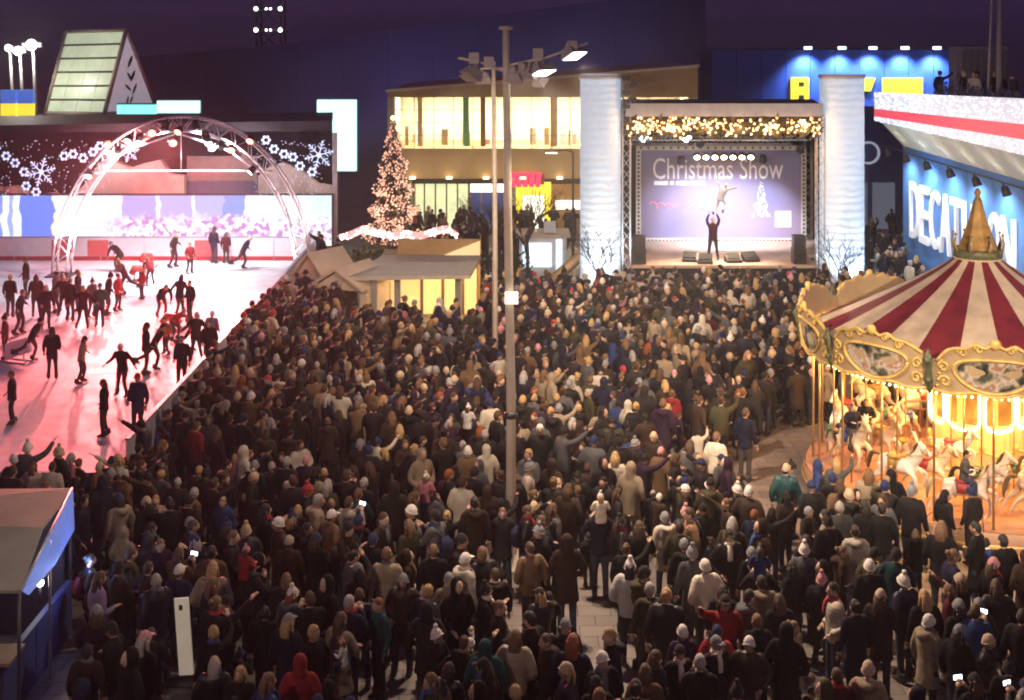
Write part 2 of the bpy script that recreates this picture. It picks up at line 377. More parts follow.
def par_lamp(loc, target, lens, label, r=.13, group=None, cat='spotlight', name='spotlight', lt=None):
    """can with lens, yoke; optional real light (energy, colour, cone)"""
    loc = Vector(loc); q = (Vector(target)-loc).to_track_quat('-Z', 'Y')
    t = bpy.data.objects.new(name, None); COL.objects.link(t); t.location = loc; t.rotation_euler = q.to_euler(); tag(t, label, cat, group)
    MB().lathe([(.001, r*1.9), (r*.7, r*1.7), (r*.95, r*1.0), (r, 0), (r*1.08, -.02), (r*1.08, -.06), (r*.96, -.06), (r*.96, -.02)], 14).build('housing', black_case, t)
    MB().lathe([(.001, -.035), (r*.5, -.032), (r*.94, -.015)], 14).build('lens', lens, t)
    MB().loft([(-r*1.15, 0, r*.6), (-r*1.15, 0, r*1.9), (-r*.6, 0, r*2.5), (r*.6, 0, r*2.5), (r*1.15, 0, r*1.9), (r*1.15, 0, r*.6)], .018, 5, side=(0, 1, 0)).build('yoke', steel_dk, t)
    if lt:
        l = light('SPOT', (0, 0, -.1), lt[0], lt[1], None, t, .12, lt[2], .7); l.name = 'beam'
    return t
A = [(152, 133, 'r', (100, 410)), (178, 132, 'r', (60, 330)), (173, 143, 'r', (175, 400)), (109, 153, 'r', (30, 420)), (231, 150, 'r', (190, 330)), (128, 141, 'v', (20, 320)), (206, 137, 'w', (250, 275)), (88, 176, 'v', (60, 300)), (250, 172, 'v', (130, 295)), (250, 141, 'r', (140, 330)), (108, 145, 'r', (90, 460)), (212, 148, 'w', (280, 320)), (165, 128, 'w', (120, 279)), (196, 127, 'w', (215, 274)), (140, 137, 'r', 'H', -19.0), (222, 146, 'w', 'H', -12.0), (118, 150, 'w', 'H', -20.5)]  # the ones aimed at the hills and far ice are added to brighten them
cnt = {}
for i, (px, py, c, tg, *hx) in enumerate(A):
    l = at(px, py, YA-.2)
    if hx: T = (hx[0], 61.0, 2.6)
    else: Yt = 13780/(tg[1]-YH); T = (ax(tg[0], Yt), Yt, 0)
    rd = c == 'r'; soft = .4 if c == 'v' else 1; c = 'w' if c == 'v' else c
    par_lamp(l, T, lens_red if rd else lens_white, ('red' if rd else 'white')+' spotlight on the rink arch, '+('%s from left among the %s ones' % (['first', 'second', 'third', 'fourth', 'fifth', 'sixth', 'seventh', 'eighth', 'ninth', 'tenth'][sum(1 for q in A if (q[2] == 'r') == rd and q[0] < px)], 'red' if rd else 'white')), .17,
             'spotlights on the rink arch', lt=((3500 if rd else 1500*soft)*(.6 if hx else 1), (1, .17, .16) if rd else (1, .86, .9), (62 if tg[1] > 285 else 95) if not hx else 110))

for s, px in (('left', 66), ('right', 297)):
    par_lamp((ax(px, 55.3), 55.2, .35), (ax(px, 56)+(.8 if s == 'left' else -.8), 56.4, 4.5), lens_white, 'added uplight at the %s foot of the rink arch' % s, .16, 'added arch uplights', lt=(700, (1, .75, .82), 90))  # lamps added so that the arch legs look luminous
# =================================================================== BEHIND THE RINK
t = thing('service_building', 'low dark building behind the rink shelter carrying the pitched tower', 'building')
MB().bb(-36, ax(205, 73), 70, 84, 0, az(116, 73)-.35).build('wall', mat('dark_render', (.05, .045, .05), .8), t)
MB().bb(-36.2, ax(205, 73)+.2, 69.8, 84.2, az(116, 73)-.349, az(116, 73)).build('roof', dark_roof, t)
# pitched glass tower
YT = 76.0
zb = az(116, 73)+.001
rl, rr_ = at(66, 32, YT+1.2), at(126, 30, YT)
bl, br_, be = at(45, 115, YT-.8), at(104, 115, YT-1.6), at(157, 113, YT+1.6)
for q in (bl, br_, be): q.z = zb
bk = be+(bl-br_)
t = thing('pitched_tower', 'pale green pitched glass tower on the roof behind the ice rink', 'tower', (0, 0, 0))
frm = mat('tower_frame', (.42, .38, .33), .5); pan = mat('tower_panel', (.42, .5, .36), .3, emit=(.6, .7, .48), es=.36, var=.15, vscale=2)
for a, b_ in ((rl, rr_), (bl, rl), (br_, rr_), (bl, br_), (be, rr_), (bk, rl), (br_, be), (bk, be)):
    MB().tube(a, b_, .14, 4).build('frame_bar', frm, t)
nr = 6
for i in range(nr):
    u0, u1 = i/nr+.012, (i+1)/nr-.012
    for j in range(4):
        v0, v1 = j/4+.006, (j+1)/4-.006
        P = lambda u, v: (bl.lerp(br_, v)).lerp(rl.lerp(rr_, v), u)
        MB().add([P(u0, v0), P(u0, v1), P(u1, v1), P(u1, v0)]+[P(*uv)+Vector((0, .1, -.08)) for uv in ((u0, v0), (u0, v1), (u1, v1), (u1, v0))],
                 [(0, 1, 2, 3), (7, 6, 5, 4), (0, 4, 5, 1), (1, 5, 6, 2), (2, 6, 7, 3), (3, 7, 4, 0)]).build('panel', pan, t)
for i in range(1, nr): MB().tube(bl.lerp(rl, i/nr), br_.lerp(rr_, i/nr), .06, 4).build('glazing_bar', mat('tower_bar', (.1, .1, .08), .5), t)
gw = mat('tower_gable', (.6, .56, .62), .6, emit=(.7, .62, .72), es=.22)  # faint glow added to brighten the gable face
nrm = (be-br_).cross(rr_-br_).normalized()
if nrm.y > 0: nrm = -nrm
gb = MB(); gb.add([br_, be, rr_, br_-nrm*.15, be-nrm*.15, rr_-nrm*.15], [(0, 1, 2), (5, 4, 3), (0, 3, 4, 1), (1, 4, 5, 2), (2, 5, 3, 0)]).build('gable', gw, t)
em = mat('dark_emblem', (.02, .035, .06), .5)
ex = (be-br_).normalized(); ez = nrm.cross(ex)
if ez.z < 0: ez = -ez
for (px, py, ln, tilt, w) in ((128, 62, 14, 62, 3.4), (126, 77, 10, 118, 2.6), (133, 76, 13, 60, 3.2), (122, 88, 10, 135, 2.6), (136, 89, 13, 62, 2.6), (119, 102, 12, 75, 2.2), (128, 100, 10, 60, 2.0)):
    s_ = YT/F; k = at(px, py, YT); 
    u = (k-br_).dot(ex); v = (k-br_).dot(ez); c = br_+ex*u+ez*v+nrm*.17
    d = (ex*cos(R(tilt))+ez*sin(R(tilt))); n_ = nrm.cross(d)
    poly = [(-ln/2*s_, 0), (-ln*.1*s_, w/2*s_), (ln*.35*s_, w*.42*s_), (ln/2*s_, 0), (ln*.2*s_, -w/2*s_), (-ln*.25*s_, -w*.45*s_)]
    MM = Matrix((( d.x, n_.x, nrm.x, c.x), (d.y, n_.y, nrm.y, c.y), (d.z, n_.z, nrm.z, c.z), (0, 0, 0, 1)))
    MB().prism(poly, MM, .03).build('emblem_stroke', em, t)
cyan = mat('cyan_glow', (.1, .3, .3), .4, emit=(.22, .95, .9), es=1.0)
cyan2 = mat('pale_cyan_screen', (.3, .4, .4), .4, emit=(.55, 1, .95), es=1.1)
def lit_box(label, x0, y0, x1, y1, Y, m, base):
    t = thing('lit_sign', label, 'sign', at((x0+x1)/2, y1, Y))
    w = (x1-x0)*Y/F; h = (y1-y0)*Y/F
    MB().bb(-w/2, w/2, -.02, .3, 0, h).build('face', m, t)
    MB().bb(-w/2-.08, w/2+.08, .301, .5, -.08, h+.08).build('casing', steel_dk, t)
    MB().bb(-.12, .12, .31, .49, base-az(y1, Y), -.081).build('mast', steel_dk, t)
    return t
lit_box('turquoise glow strip standing in for cyan light on the pitched tower gable', 117, 105, 156, 114, 73.4, cyan, zb)  # glowing box added in place of cyan light spread over the gable
lit_box('pale turquoise lit strip right of the pitched tower', 157, 101, 199, 113, 73.2, cyan2, zb)
lit_box('tall bright turquoise screen left of the Christmas tree', 317, 100, 356, 171, 69, cyan2, 0)
# blue-yellow boxes on roof with flood masts
for i, px in enumerate((8, 25)):
    Yb = 72.0; t = thing('banner_box', '%s of the two blue and yellow banner boxes at upper left' % ('left' if i == 0 else 'right'), 'banner', at(px, 108, Yb), 0, 'blue and yellow banner boxes')
    t.location.z = az(116, 73); w = 15*Yb/F
    MB().bb(-w/2, w/2, 0, .4, 0, .75).build('yellow_half', mat('banner_yellow', (.75, .55, .02), .5, emit=(1, .75, .05), es=.7), t)
    MB().bb(-w/2, w/2, 0, .4, .751, 1.5).build('blue_half', mat('banner_blue', (.03, .12, .5), .5, emit=(.1, .25, .9), es=.35), t)
for i, (px, py, big) in enumerate(((10, 50, .4), (20, 53, 1.0), (33, 47, 1.6))):
    Yb = 74.0; t = thing('flood_mast', '%s of three bright floodlight masts at upper left' % ('leftmost', 'middle', 'rightmost')[i], 'floodlight', (ax(px+3, Yb), Yb, az(116, 73)), 0, 'floodlight masts')
    top = at(px, py, Yb)-t.location
    MB().loft([(0, 0, 0), top], [.11, .07], 8).build('pole', mat('mast_grey', (.5, .5, .5), .5), t)
    hd = MB().box(top+Vector((0, -.1, .12)), (.5*big+.3, .25, .25), 0).build('lamp_head', steel_dk, t)
    MB().sph(top+Vector((0, -.26, .12)), (.16+.10*big, .1, .16+.10*big), 12, 8).build('lamp_lens', mat('flood_lens', (1, 1, 1), .2, emit=(1, .97, .85), es=6, sample=False), hd)
    light('POINT', top+Vector((0, -.8, .1)), 120*big, (1, .95, .8), None, t, .2)
# far lattice mast with lamps
Yf = 150.0
t = thing('lattice_mast', 'far dark lattice mast with two rows of white lamps', 'mast', (ax(271, Yf), Yf, 0))
b0 = 12*Yf/F
for sx in (-1, 1):
    for sy in (-1, 1): MB().bb(sx*b0-.1, sx*b0+.1, sy*b0-.1, sy*b0+.1, 0, az(-6, Yf)).build('leg', steel_dk, t)
b = MB(); ztop = az(-6, Yf); k = 0
z = 0.0
while z < ztop-3:
    for sx in (-1, 1): b.tube((sx*b0, -b0, z), (sx*b0, b0, z+2.8), .05, 4); b.tube((-b0*sx, -b0, z), (b0*sx, -b0, z+2.8), .05, 4)
    z += 2.8
b.build('lattice', steel_dk, t)
for py in (9, 30):
    zz = az(py, Yf); MB().bb(-b0-.3, b0+.3, -b0-.3, b0+.3, zz-.3, zz-.12).build('platform', steel_dk, t)
    for dx in (-1, -.15, .2, 1): MB().sph((dx*b0, -b0-.42, zz), .24 if abs(dx) == 1 else .13, 8, 6).build('lamp', mat('mast_lamp', (1, 1, 1), .3, emit=(1, .95, .9), es=5, sample=False), t)

# =================================================================== BIG BLUE BUILDINGS FAR BEHIND
blue_wall = mat('blue_cladding', (.03, .10, .55), .55, var=.08, vscale=.3, bump=.15, bscale=1)
navy_wall = mat('navy_cladding', (.10, .095, .21), .6, var=.3, vscale=.15)
t = thing('navy_hall', 'huge dark navy hall with sloping roofline behind the mall', 'building', (0, 0, 0))
YN = 104.0
poly = [(ax(70, YN), 0), (ax(706, YN), 0), (ax(706, YN), az(-10, YN)), (ax(590, YN), az(2, YN)), (ax(270, YN), az(46, YN)), (ax(70, YN), az(62, YN))]
xs_ = [ax(70, YN)+i*(ax(706, YN)-ax(70, YN))/14 for i in range(15)]
def topz(x):
    for (xa, za), (xb, zb_) in zip(poly[3:][::-1]+[poly[2]], (poly[3:][::-1]+[poly[2]])[1:]):
        if xa-1e-6 <= x <= xb+1e-6: return za+(zb_-za)*(x-xa)/(xb-xa)
    return poly[2][1]
for i in range(14):                     # cladding panels
    xa, xb = xs_[i]+.008, xs_[i+1]-.008
    MB().add([(xa, YN, 0), (xb, YN, 0), (xb, YN, topz(xb)), (xa, YN, topz(xa)), (xa, YN+.3, 0), (xb, YN+.3, 0), (xb, YN+.3, topz(xb)), (xa, YN+.3, topz(xa))],
             [(0, 1, 2, 3), (7, 6, 5, 4), (3, 2, 6, 7), (0, 3, 7, 4), (1, 5, 6, 2)]).build('cladding_panel', navy_wall, t)
MB().prism([(x, z-.2) if z > 0 else (x, z) for x, z in poly], Matrix.Translation((0, YN+20, 0)) @ FRONT, 19.6).build('hall_body', mat('navy_body', (.03, .04, .12), .7), t)
YI = 98.0
t = thing('blue_store', 'bright blue store building with yellow letters and roof edge lamps', 'building', (0, 0, 0))
x0, x1, zt = ax(712, YI), ax(958, YI), az(50, YI)
npan = 10
for i in range(npan):
    xa, xb = x0+(x1-x0)*i/npan, x0+(x1-x0)*(i+1)/npan
    MB().bb(xa+.02, xb-.02, YI, YI+.2, 0, zt).build('cladding_panel', blue_wall, t)
MB().bb(x0, x1, YI+.21, YI+18, 0, zt-.1).build('store_body', mat('store_body', (.02, .04, .15), .7), t)
yl = mat('yellow_letter', (.85, .6, .02), .45, emit=(1, .72, .05), es=.75)
def yb(x0, y0, x1, y1): return ax(x0, YI), ax(x1, YI), YI-.2, YI-.01, az(y1, YI), az(y0, YI)
lt_ = MB()
for q in ((790.5, 77.5, 808.5, 82), (790.5, 82.01, 798, 104), (804, 82.01, 808.5, 104), (798.01, 87, 803.99, 95)): lt_.bb(*yb(*q))
lt_.build('letter', yl, t)
MB().prism([(ax(862, YI), az(78, YI)), (ax(875, YI), az(78, YI)), (ax(870, YI), az(91, YI)), (ax(862, YI), az(91, YI))], Matrix.Translation((0, YI-.01, 0)) @ FRONT, .19).build('letter', yl, t)
MB().bb(ax(882, YI), ax(922, YI), YI-.2, YI-.01, az(96, YI), az(78, YI)).build('yellow_sign_board', yl, t)
for i, px in enumerate((808, 842, 873, 905, 937)):
    q = at(px, 48, YI-1.0)
    l = MB().box((q.x, q.y, q.z), (.5, .35, .2)).build('wash_lamp', mat('wash_lens', (1, 1, 1), .3, emit=(.85, .9, 1), es=4, sample=False), t)
    MB().tube((q.x, q.y+.05, q.z-.05), (q.x, YI+.1, q.z-.3), .04, 5).build('lamp_arm', steel_dk, t)
    light('SPOT', (q.x, q.y, q.z-.2), 1500, (.75, .85, 1), (q.x, YI+.3, q.z-4), None, .3, 110, .8, 'wash_beam').parent = t
for i, px in enumerate((150, 240, 330, 420, 510, 600)):      # dim unseen washers added to lift the navy hall out of black
    q = at(px, 60-(px-240)*.11, YN-6.0); MB().box((q.x, q.y, q.z-9.25), (.5, .4, .3)).build('wash_lamp', MATS['wash_lens'], bpy.data.objects['navy_hall']); MB().bb(q.x-.06, q.x+.06, q.y-.06, q.y+.06, 0, q.z-9.41 if q.z > 9.6 else .01).build('added_lamp_stand', steel_dk, bpy.data.objects['navy_hall'])
    light('SPOT', (q.x, q.y, q.z-9), 380, (.55, .5, 1), (q.x, YN, q.z-1), None, .5, 120, 1, 'wash_beam').parent = bpy.data.objects['navy_hall']
# =================================================================== MALL WITH LIT WINDOWS
YM = 68.0
fasc = mat('bronze_fascia', (.40, .28, .12), .5, var=.12, vscale=.8)
cream = mat('cream_interior', (.85, .74, .52), .7); mull = mat('mullion', (.30, .22, .12), .5)
pane_m = glass('window_glass', (.97, .95, .9), .06)
t = thing('mall_building', 'long bronze mall building with lit upper windows and shops below', 'mall', (0, 0, 0))
XL, XM, XR = ax(388, YM), ax(612, YM), ax(697, YM)
zw0, zw1, zf0 = az(148, YM), az(97, YM), az(178, YM)
ztl, ztr = az(92, YM), az(67, YM)
# upper fascia (sloping roof edge)
MB().add([(XL, YM-.3, zw1), (XR, YM-.3, zw1), (XR, YM-.3, ztr), (XL, YM-.3, ztl), (XL, YM+12, zw1), (XR, YM+12, zw1), (XR, YM+12, ztr), (XL, YM+12, ztl)],
   [(0, 1, 2, 3), (7, 6, 5, 4), (3, 2, 6, 7), (0, 3, 7, 4), (1, 5, 6, 2), (0, 4, 5, 1)]).build('roof', fasc, t)
MB().add([(XL-.1, YM-.36, ztl), (XR+.1, YM-.36, ztr), (XR+.1, YM-.36, ztr+.14), (XL-.1, YM-.36, ztl+.14), (XL-.1, YM+.2, ztl), (XR+.1, YM+.2, ztr), (XR+.1, YM+.2, ztr+.14), (XL-.1, YM+.2, ztl+.14)],
   [(0, 1, 2, 3), (7, 6, 5, 4), (3, 2, 6, 7), (0, 3, 7, 4), (1, 5, 6, 2), (0, 4, 5, 1)]).build('roof_trim', mat('pale_trim', (.6, .5, .36), .5), t)
MB().bb(XL, XR, YM-.3, YM+5, zf0, zw0).build('lower_fascia', fasc, t)
MB().bb(XL, XR, YM+5.01, YM+5.2, 0, zw1-.001).build('rear_wall', cream, t)
MB().bb(XR-.5, XR, YM-.29, YM+5, zw0+.001, zw1-.001).build('end_pier', mat('pier_grey', (.5, .45, .36), .6), t)
MB().bb(XL, XL+.35, YM-.29, YM+5, zw0+.001, zw1-.001).build('end_pier', mat('pier_grey'), t)
npn = 15; wx0, wx1 = XL+.36, XR-.51
for i in range(npn):
    xa, xb = wx0+(wx1-wx0)*i/npn, wx0+(wx1-wx0)*(i+1)/npn
    wnd = MB().bb(xa+.03, xb-.03, YM+.0, YM+.02, zw0+.03, zw1-.03).build('window_pane', pane_m, t)
    MB().bb(xa-.02, xa+.02, YM-.08, YM+.08, zw0+.002, zw1-.002).build('mullion', mull, t)
for k in range(1, 4):
    zz = zw0+(zw1-zw0)*k/4
    MB().bb(wx0, wx1, YM-.03, YM-.001, zz-.015, zz+.015).build('transom', mull, t)
for px, c, wd in ((466, (.05, .30, .16), 6), (483, (.16, .08, .10), 5), (554, (.55, .33, .12), 7), (590, (.3, .2, .1), 4), (420, (.6, .5, .35), 5)):
    MB().bb(ax(px, YM+1.2)-wd/2*.053, ax(px, YM+1.2)+wd/2*.053, YM+1.1, YM+1.3, zw0+.002, zw1-.002).build('interior_column', mat('column_%d' % px, c, .6), t)
ceil_l = mat('ceiling_light', (1, .95, .8), .5, emit=(1, .95, .74), es=80)
for i in range(8):
    xa = wx0+(wx1-wx0)*(i+.5)/8
    light('POINT', (xa, YM-2.2, zf0+.2), 26, (1, .76, .45), None, t, .2, name='fascia_fill'); MB().box((xa, YM-.5, zf0+.06), (.3, .3, .1)).build('added_canopy_lamp', mat('added_canopy_lamp', (1, .8, .5), .4, emit=(1, .7, .35), es=3, sample=False), t)  # added lamps, their light set clear of the wall to brighten the fascia
    MB().bb(xa-.55, xa+.55, YM+1.6, YM+2.4, zw1-.06, zw1-.02).build('ceiling_light', ceil_l, t)
r2 = random.Random(3)
goods = [mat('goods_%d' % i, c, .7) for i, c in enumerate(((.6, .48, .36), (.7, .6, .5), (.45, .3, .25), (.75, .72, .65), (.4, .4, .4), (.6, .4, .25)))]
for i in range(34):                     # shelves, racks and mannequins behind the glass
    xa = r2.uniform(wx0+.3, wx1-.3); hh = r2.uniform(.3, 1.2); ww = r2.uniform(.12, .4)
    MB().bb(xa-ww/2, xa+ww/2, YM+1.4+i*.06, YM+1.45+i*.06+.3, zw0+.003, zw0+hh).build('display_rack', goods[i % 6], t)
# ground floor shops
soff = mat('dark_soffit', (.03, .028, .03), .7)
MB().bb(XL, XR, YM+.4, YM+5, zf0-.35, zf0-.01).build('soffit', soff, t)
zs = zf0-.36
gl2 = mat('shop_green_light', (.7, .75, .5), .6, emit=(.8, .9, .55), es=.75, var=.5, vscale=1.2)
def shop(x0p, x1p, mback, hd=None, n=4):
    xa, xb = ax(x0p, YM), ax(x1p, YM)
    MB().bb(xa+.02, xb-.02, YM+2.2, YM+2.3, .0, zs-.005).build('shop_wall', mback, t)
    for i in range(n+1): 
        x = xa+(xb-xa)*i/n; MB().bb(x-.04, x+.04, YM+.9, YM+1.02, 0, zs-.002).build('shop_mullion', mull, t)
    for i in range(n):
        a, b_ = xa+(xb-xa)*i/n+.042, xa+(xb-xa)*(i+1)/n-.042
        MB().bb(a, b_, YM+.95, YM+.965, .02, zs-.01 if hd is None else zs-.5).build('shop_pane', pane_m, t)
    if hd: MB().bb(xa+.05, xb-.05, YM+.8, YM+.9, zs-.48, zs-.02).build('shop_header', hd, t)
shop(412, 468, gl2, None, 5)
shop(469, 505, mat('navy_shop', (.03, .05, .16), .6, emit=(.1, .15, .45), es=.3), mat('white_header', (.9, .9, .9), .5, emit=(1, .98, .9), es=1.3), 3)
for px in (408, 507): MB().bb(ax(px, YM)-.18, ax(px, YM)+.18, YM+.2, YM+.39, 0, zf0-.001).build('pillar', mat('pier_grey'), t)
yel = mat('yellow_portal', (.85, .62, .03), .5, emit=(1, .75, .05), es=.75)
xa, xb = ax(516, YM), ax(551, YM)
MB().bb(xa, xb, YM+.1, YM+.38, 2.05, zf0-.25).build('portal_head', yel, t)
MB().bb(xa, xa+.35, YM+.1, YM+.38, 0, 2.049).build('portal_jamb', yel, t); MB().bb(xb-.35, xb, YM+.1, YM+.38, 0, 2.049).build('portal_jamb', yel, t)
MB().bb(xa+.3, xb-.3, YM+1.6, YM+1.7, 0, 2.4).build('shop_wall', mat('bright_shop', (.9, .9, .85), .6, emit=(1, .97, .88), es=1.1), t)
MB().bb(xb+.02, ax(585, YM), YM+.3, YM+.5, 0, zs).build('shop_wall', mat('orange_brown_wall', (.5, .3, .1), .6), t)
MB().bb(ax(556, YM), ax(583, YM), YM+.22, YM+.29, 1.3, 1.75).build('shop_header', mat('white_header'), t)
redl = mat('red_sign_light', (.6, .02, .04), .4, emit=(1, .03, .08), es=1.5)
for i in range(5):                     # glowing red sign blocks above the portal
    x = ax(512.5+i*6.2, YM); MB().loft([(x, YM-.42, zf0-.42), (x+.08, YM-.42, zf0+.32)], [(.13, .05), (.13, .05)], 8).build('red_sign_block', redl, t)
MB().bb(ax(511, YM), ax(544, YM), YM-.36, YM-.302, zf0-.3, zf0+.22).build('sign_tray', mat('red_tray', (.3, .02, .03), .5), t)
# slim street lamp before the mall
t2 = thing('street_lamp', 'slim dark street lamp before the mall, left of the left column', 'street lamp', (ax(573, 60), 60, 0))
MB().loft([(0, 0, 0), (0, 0, az(152, 60))], [.07, .04], 8).build('pole', steel_dk, t2)
MB().loft([(0, 0, az(152, 60)), (-.3, 0, az(150, 60)), (-.9, 0, az(151, 60))], [.04, .035, .03], 6).build('arm', steel_dk, t2)
MB().box((-1.0, 0, az(151.5, 60)), (.6, .2, .09)).build('lamp_head', steel_dk, t2)
MB().box((-1.0, 0, az(151.5, 60)-.06), (.5, .15, .03)).build('lamp_lens', lens_warm, t2)

# =================================================================== STAGE
YS = 51.0
deck_m = mat('stage_deck', (.55, .38, .27), .5, var=.1, vscale=2); black_cloth = mat('black_cloth', (.008, .008, .01), .9)
t = thing('stage', 'open-air concert stage with grey roof and black skirt between two columns', 'stage', (0, 0, 0))
SX0, SX1, DZ = 4.5, 12.05, 1.45
for i in range(6):                      # deck plates
    xa, xb = SX0+(SX1-SX0)*i/6, SX0+(SX1-SX0)*(i+1)/6
    for j in range(3): MB().bb(xa+.006, xb-.006, YS+2.3*j+.006, YS+2.3*(j+1)-.006, DZ-.12, DZ).build('deck_plate', deck_m, t)
MB().bb(SX0, SX1, YS+.02, YS+.06, 0, DZ-.121).build('skirt', black_cloth, t)
MB().bb(SX0, 13.4, YS+6.91, YS+7.0, 0, 7.2).build('back_drape', black_cloth, t)
MB().bb(SX0-.1, SX0-.05, YS+1, YS+6.9, DZ, 7.0).build('side_drape', black_cloth, t); MB().bb(13.35, 13.4, YS+1.2, YS+6.9, DZ, 7.0).build('side_drape', black_cloth, t)
MB().bb(SX0-.06, SX1+.06, YS-.35, YS-.2, az(116, YS), az(103, YS)).build('roof_fascia', mat('grey_fascia', (.42, .42, .46), .5), t)
MB().add([(SX0-.06, YS-.19, 7.3), (SX1+.06, YS-.19, 7.3), (13.45, YS+7.1, 7.3), (SX0-.06, YS+7.1, 7.3), (SX0-.06, YS-.19, 7.75), (SX1+.06, YS-.19, 7.75), (13.45, YS+7.1, 7.6), (SX0-.06, YS+7.1, 7.6)],
   [(0, 3, 2, 1), (4, 5, 6, 7), (0, 1, 5, 4), (1, 2, 6, 5), (2, 3, 7, 6), (3, 0, 4, 7)]).build('roof', mat('roof_tarp', (.05, .05, .07), .7), t)
alu = mat('stage_aluminium', (.6, .57, .55), .4, .4)
def truss(name, a, b, wd, parent, seg):
    a = Vector(a); b = Vector(b); d = (b-a); tt = d.normalized(); s_ = Vector((1, 0, 0)) if abs(tt.x) < .7 else Vector((0, 0, 1)); u = tt.cross(s_).normalized(); s_ = u.cross(tt)
    cs = [s_*wd/2*i+u*wd/2*j for i, j in ((-1, -1), (1, -1), (1, 1), (-1, 1))]
    mb = MB()
    for c in cs: mb.tube(a+c, b+c, .025, 5)
    for k in range(seg):
        for q in range(4):
            c1, c2 = cs[q], cs[(q+1) % 4]
            if k % 2: c1, c2 = c2, c1
            mb.tube(a+d*k/seg+c1, a+d*(k+1)/seg+c2, .012, 4)
    return mb.build(name, alu, parent)
for x, top in ((SX0-.02, az(76, YS)), (SX1+.02, 7.25)): truss('tower_truss', (x, YS-.05, 0), (x, YS-.05, top), .3, t, 22)
for j in (1, 2): MB().bb(SX1+.006, 13.3, YS+2.3*j+.006, YS+2.3*(j+1)-.006, DZ-.12, DZ).build('deck_plate', deck_m, t)
for x in (SX0+.2, 13.1): truss('tower_truss', (x, YS+6.5, DZ), (x, YS+6.5, 7.2), .3, t, 16)
truss('lighting_truss', (SX0+.3, YS+3.6, 6.05), (SX1-.3, YS+3.6, 6.05), .3, t, 22)
truss('lighting_truss', (SX0+.3, YS+.8, 6.45), (SX1-.3, YS+.8, 6.45), .3, t, 22)
for k in range(5): MB().box((SX0-.05+.25*(k % 2), YS-.3, az(78+k*7, YS)), (.3, .2, .16)).build('rigging_box', black_case, t)
# side stair rails
for sx, x in ((-1, SX0-.35), (1, SX1+.35)):
    for k in range(5): MB().bb(x-.28, x+.28, YS-.4-.3*k, YS-.12-.3*k, 0, DZ-.27*k-.2).build('step', mat('step_wood', (.5, .36, .24), .6), t)
    MB().loft([(x+sx*.3, YS-1.7, .9), (x+sx*.3, YS-.2, DZ+1)], .025, 5).build('hand_rail', alu, t)
    for k in range(3): MB().tube((x+sx*.3, YS-1.7+.7*k, 0.0), (x+sx*.3, YS-1.7+.7*k, .9+k*.7*1.55/1.5), .02, 5).build('rail_post', alu, t)
# backdrop
YB = 57.0
m = mat('backdrop_print', (.30, .2, .40), .6, var=.1)
nt = m.node_tree; N = nt.nodes; L = nt.links; p = N['Principled BSDF']
tcb = N.new('ShaderNodeTexCoord'); gr = N.new('ShaderNodeTexNoise'); gr.inputs['Scale'].default_value = 1.6; gr.inputs['Detail'].default_value = 3
L.new(tcb.outputs['Generated'], gr.inputs['Vector']); crb = N.new('ShaderNodeValToRGB')
crb.color_ramp.elements[0].position = .32; crb.color_ramp.elements[0].color = (.14, .14, .28, 1); crb.color_ramp.elements[1].position = .68; crb.color_ramp.elements[1].color = (.25, .18, .26, 1)
L.new(gr.outputs['Fac'], crb.inputs[0]); L.new(crb.outputs[0], p.inputs['Base Color'])
t = thing('backdrop', 'purple Christmas Show backdrop at the rear of the stage', 'backdrop', (0, YB, 0))
bx0, bx1, bz0, bz1 = ax(641, YB), ax(801, YB), az(238, YB), az(150, YB)
MB().bb(bx0, bx1, 0, .06, bz0, bz1).build('banner', m, t)
txt = mat('backdrop_white', (.85, .8, .82), .6); pink = mat('backdrop_pink', (.85, .25, .38), .6)
def btext(s, x0, y0, x1, y1, mm): link('lettering', text_mesh('lettering', s, (x1-x0)*YB/F, (y1-y0)*YB/F, mm, .006), t, (ax(x0, YB), -.012, az(y1, YB)), FR)
btext('Christmas Show', 653, 158, 783, 179, txt)
for k_, (xa_, xb_) in enumerate(((654, 668), (670, 674), (676, 688), (690, 705))): MB().bb(ax(xa_, YB), ax(xb_, YB), -.012, -.001, az(185, YB), az(181, YB)).build('small_print', txt, t)
scr = MB(); pts = []
for i in range(46):                     # looping pink script line
    u = i/45; a = u*2*pi*7; pts.append((ax(651+u*56, YB)-.1*cos(a)*(1-u), -.015, az(205+u*3, YB)+.16*sin(a)*(1-u*.8)))
MB().loft(pts, .028, 5, side=(0, 1, 0)).build('script_line', pink, t)
r3 = random.Random(5); b = MB()
for i in range(150):                    # dotted tree
    v = sqrt(r3.random()); py = 181+36*v; hw_ = .6+9.5*v*(.8+.2*cos(v*19)); px = 761+(r3.choice((-1, 1))*r3.uniform(.75, 1) if i % 2 else r3.uniform(-.8, .8))*hw_
    c = at(px, py, YB); b.sph((c.x, -.01, c.z), r3.uniform(.02, .04), 5, 4)
tag(b.build('dotted_tree', mat('backdrop_cream', (.9, .8, .6), .6), t), kind='stuff')
MB().bb(ax(775, YB), ax(791, YB), -.015, -.002, az(227, YB), az(211, YB)).build('white_square', txt, t)
frb = mat('frame_light', (.6, .55, .48), .5); frd = mat('frame_dark', (.05, .04, .05), .6)
for (xa, xb, za, zb_) in ((bx0-.22, bx1+.22, bz1, bz1+.2), (bx0-.22, bx1+.22, bz0-.22, bz0), (bx0-.22, bx0, bz0, bz1), (bx1, bx1+.22, bz0, bz1)):
    MB().bb(xa, xb, -.05, .07, za, zb_).build('frame_bar', frb, t)
for i in range(44):
    x = bx0+(bx1-bx0)*i/43
    for z in (bz0-.11, bz1+.1):
        if z > bz1 and i % 2: continue
        MB().bb(x-.05, x+.05, -.066, -.051, z-.05, z+.05).build('frame_stud', frd, t)
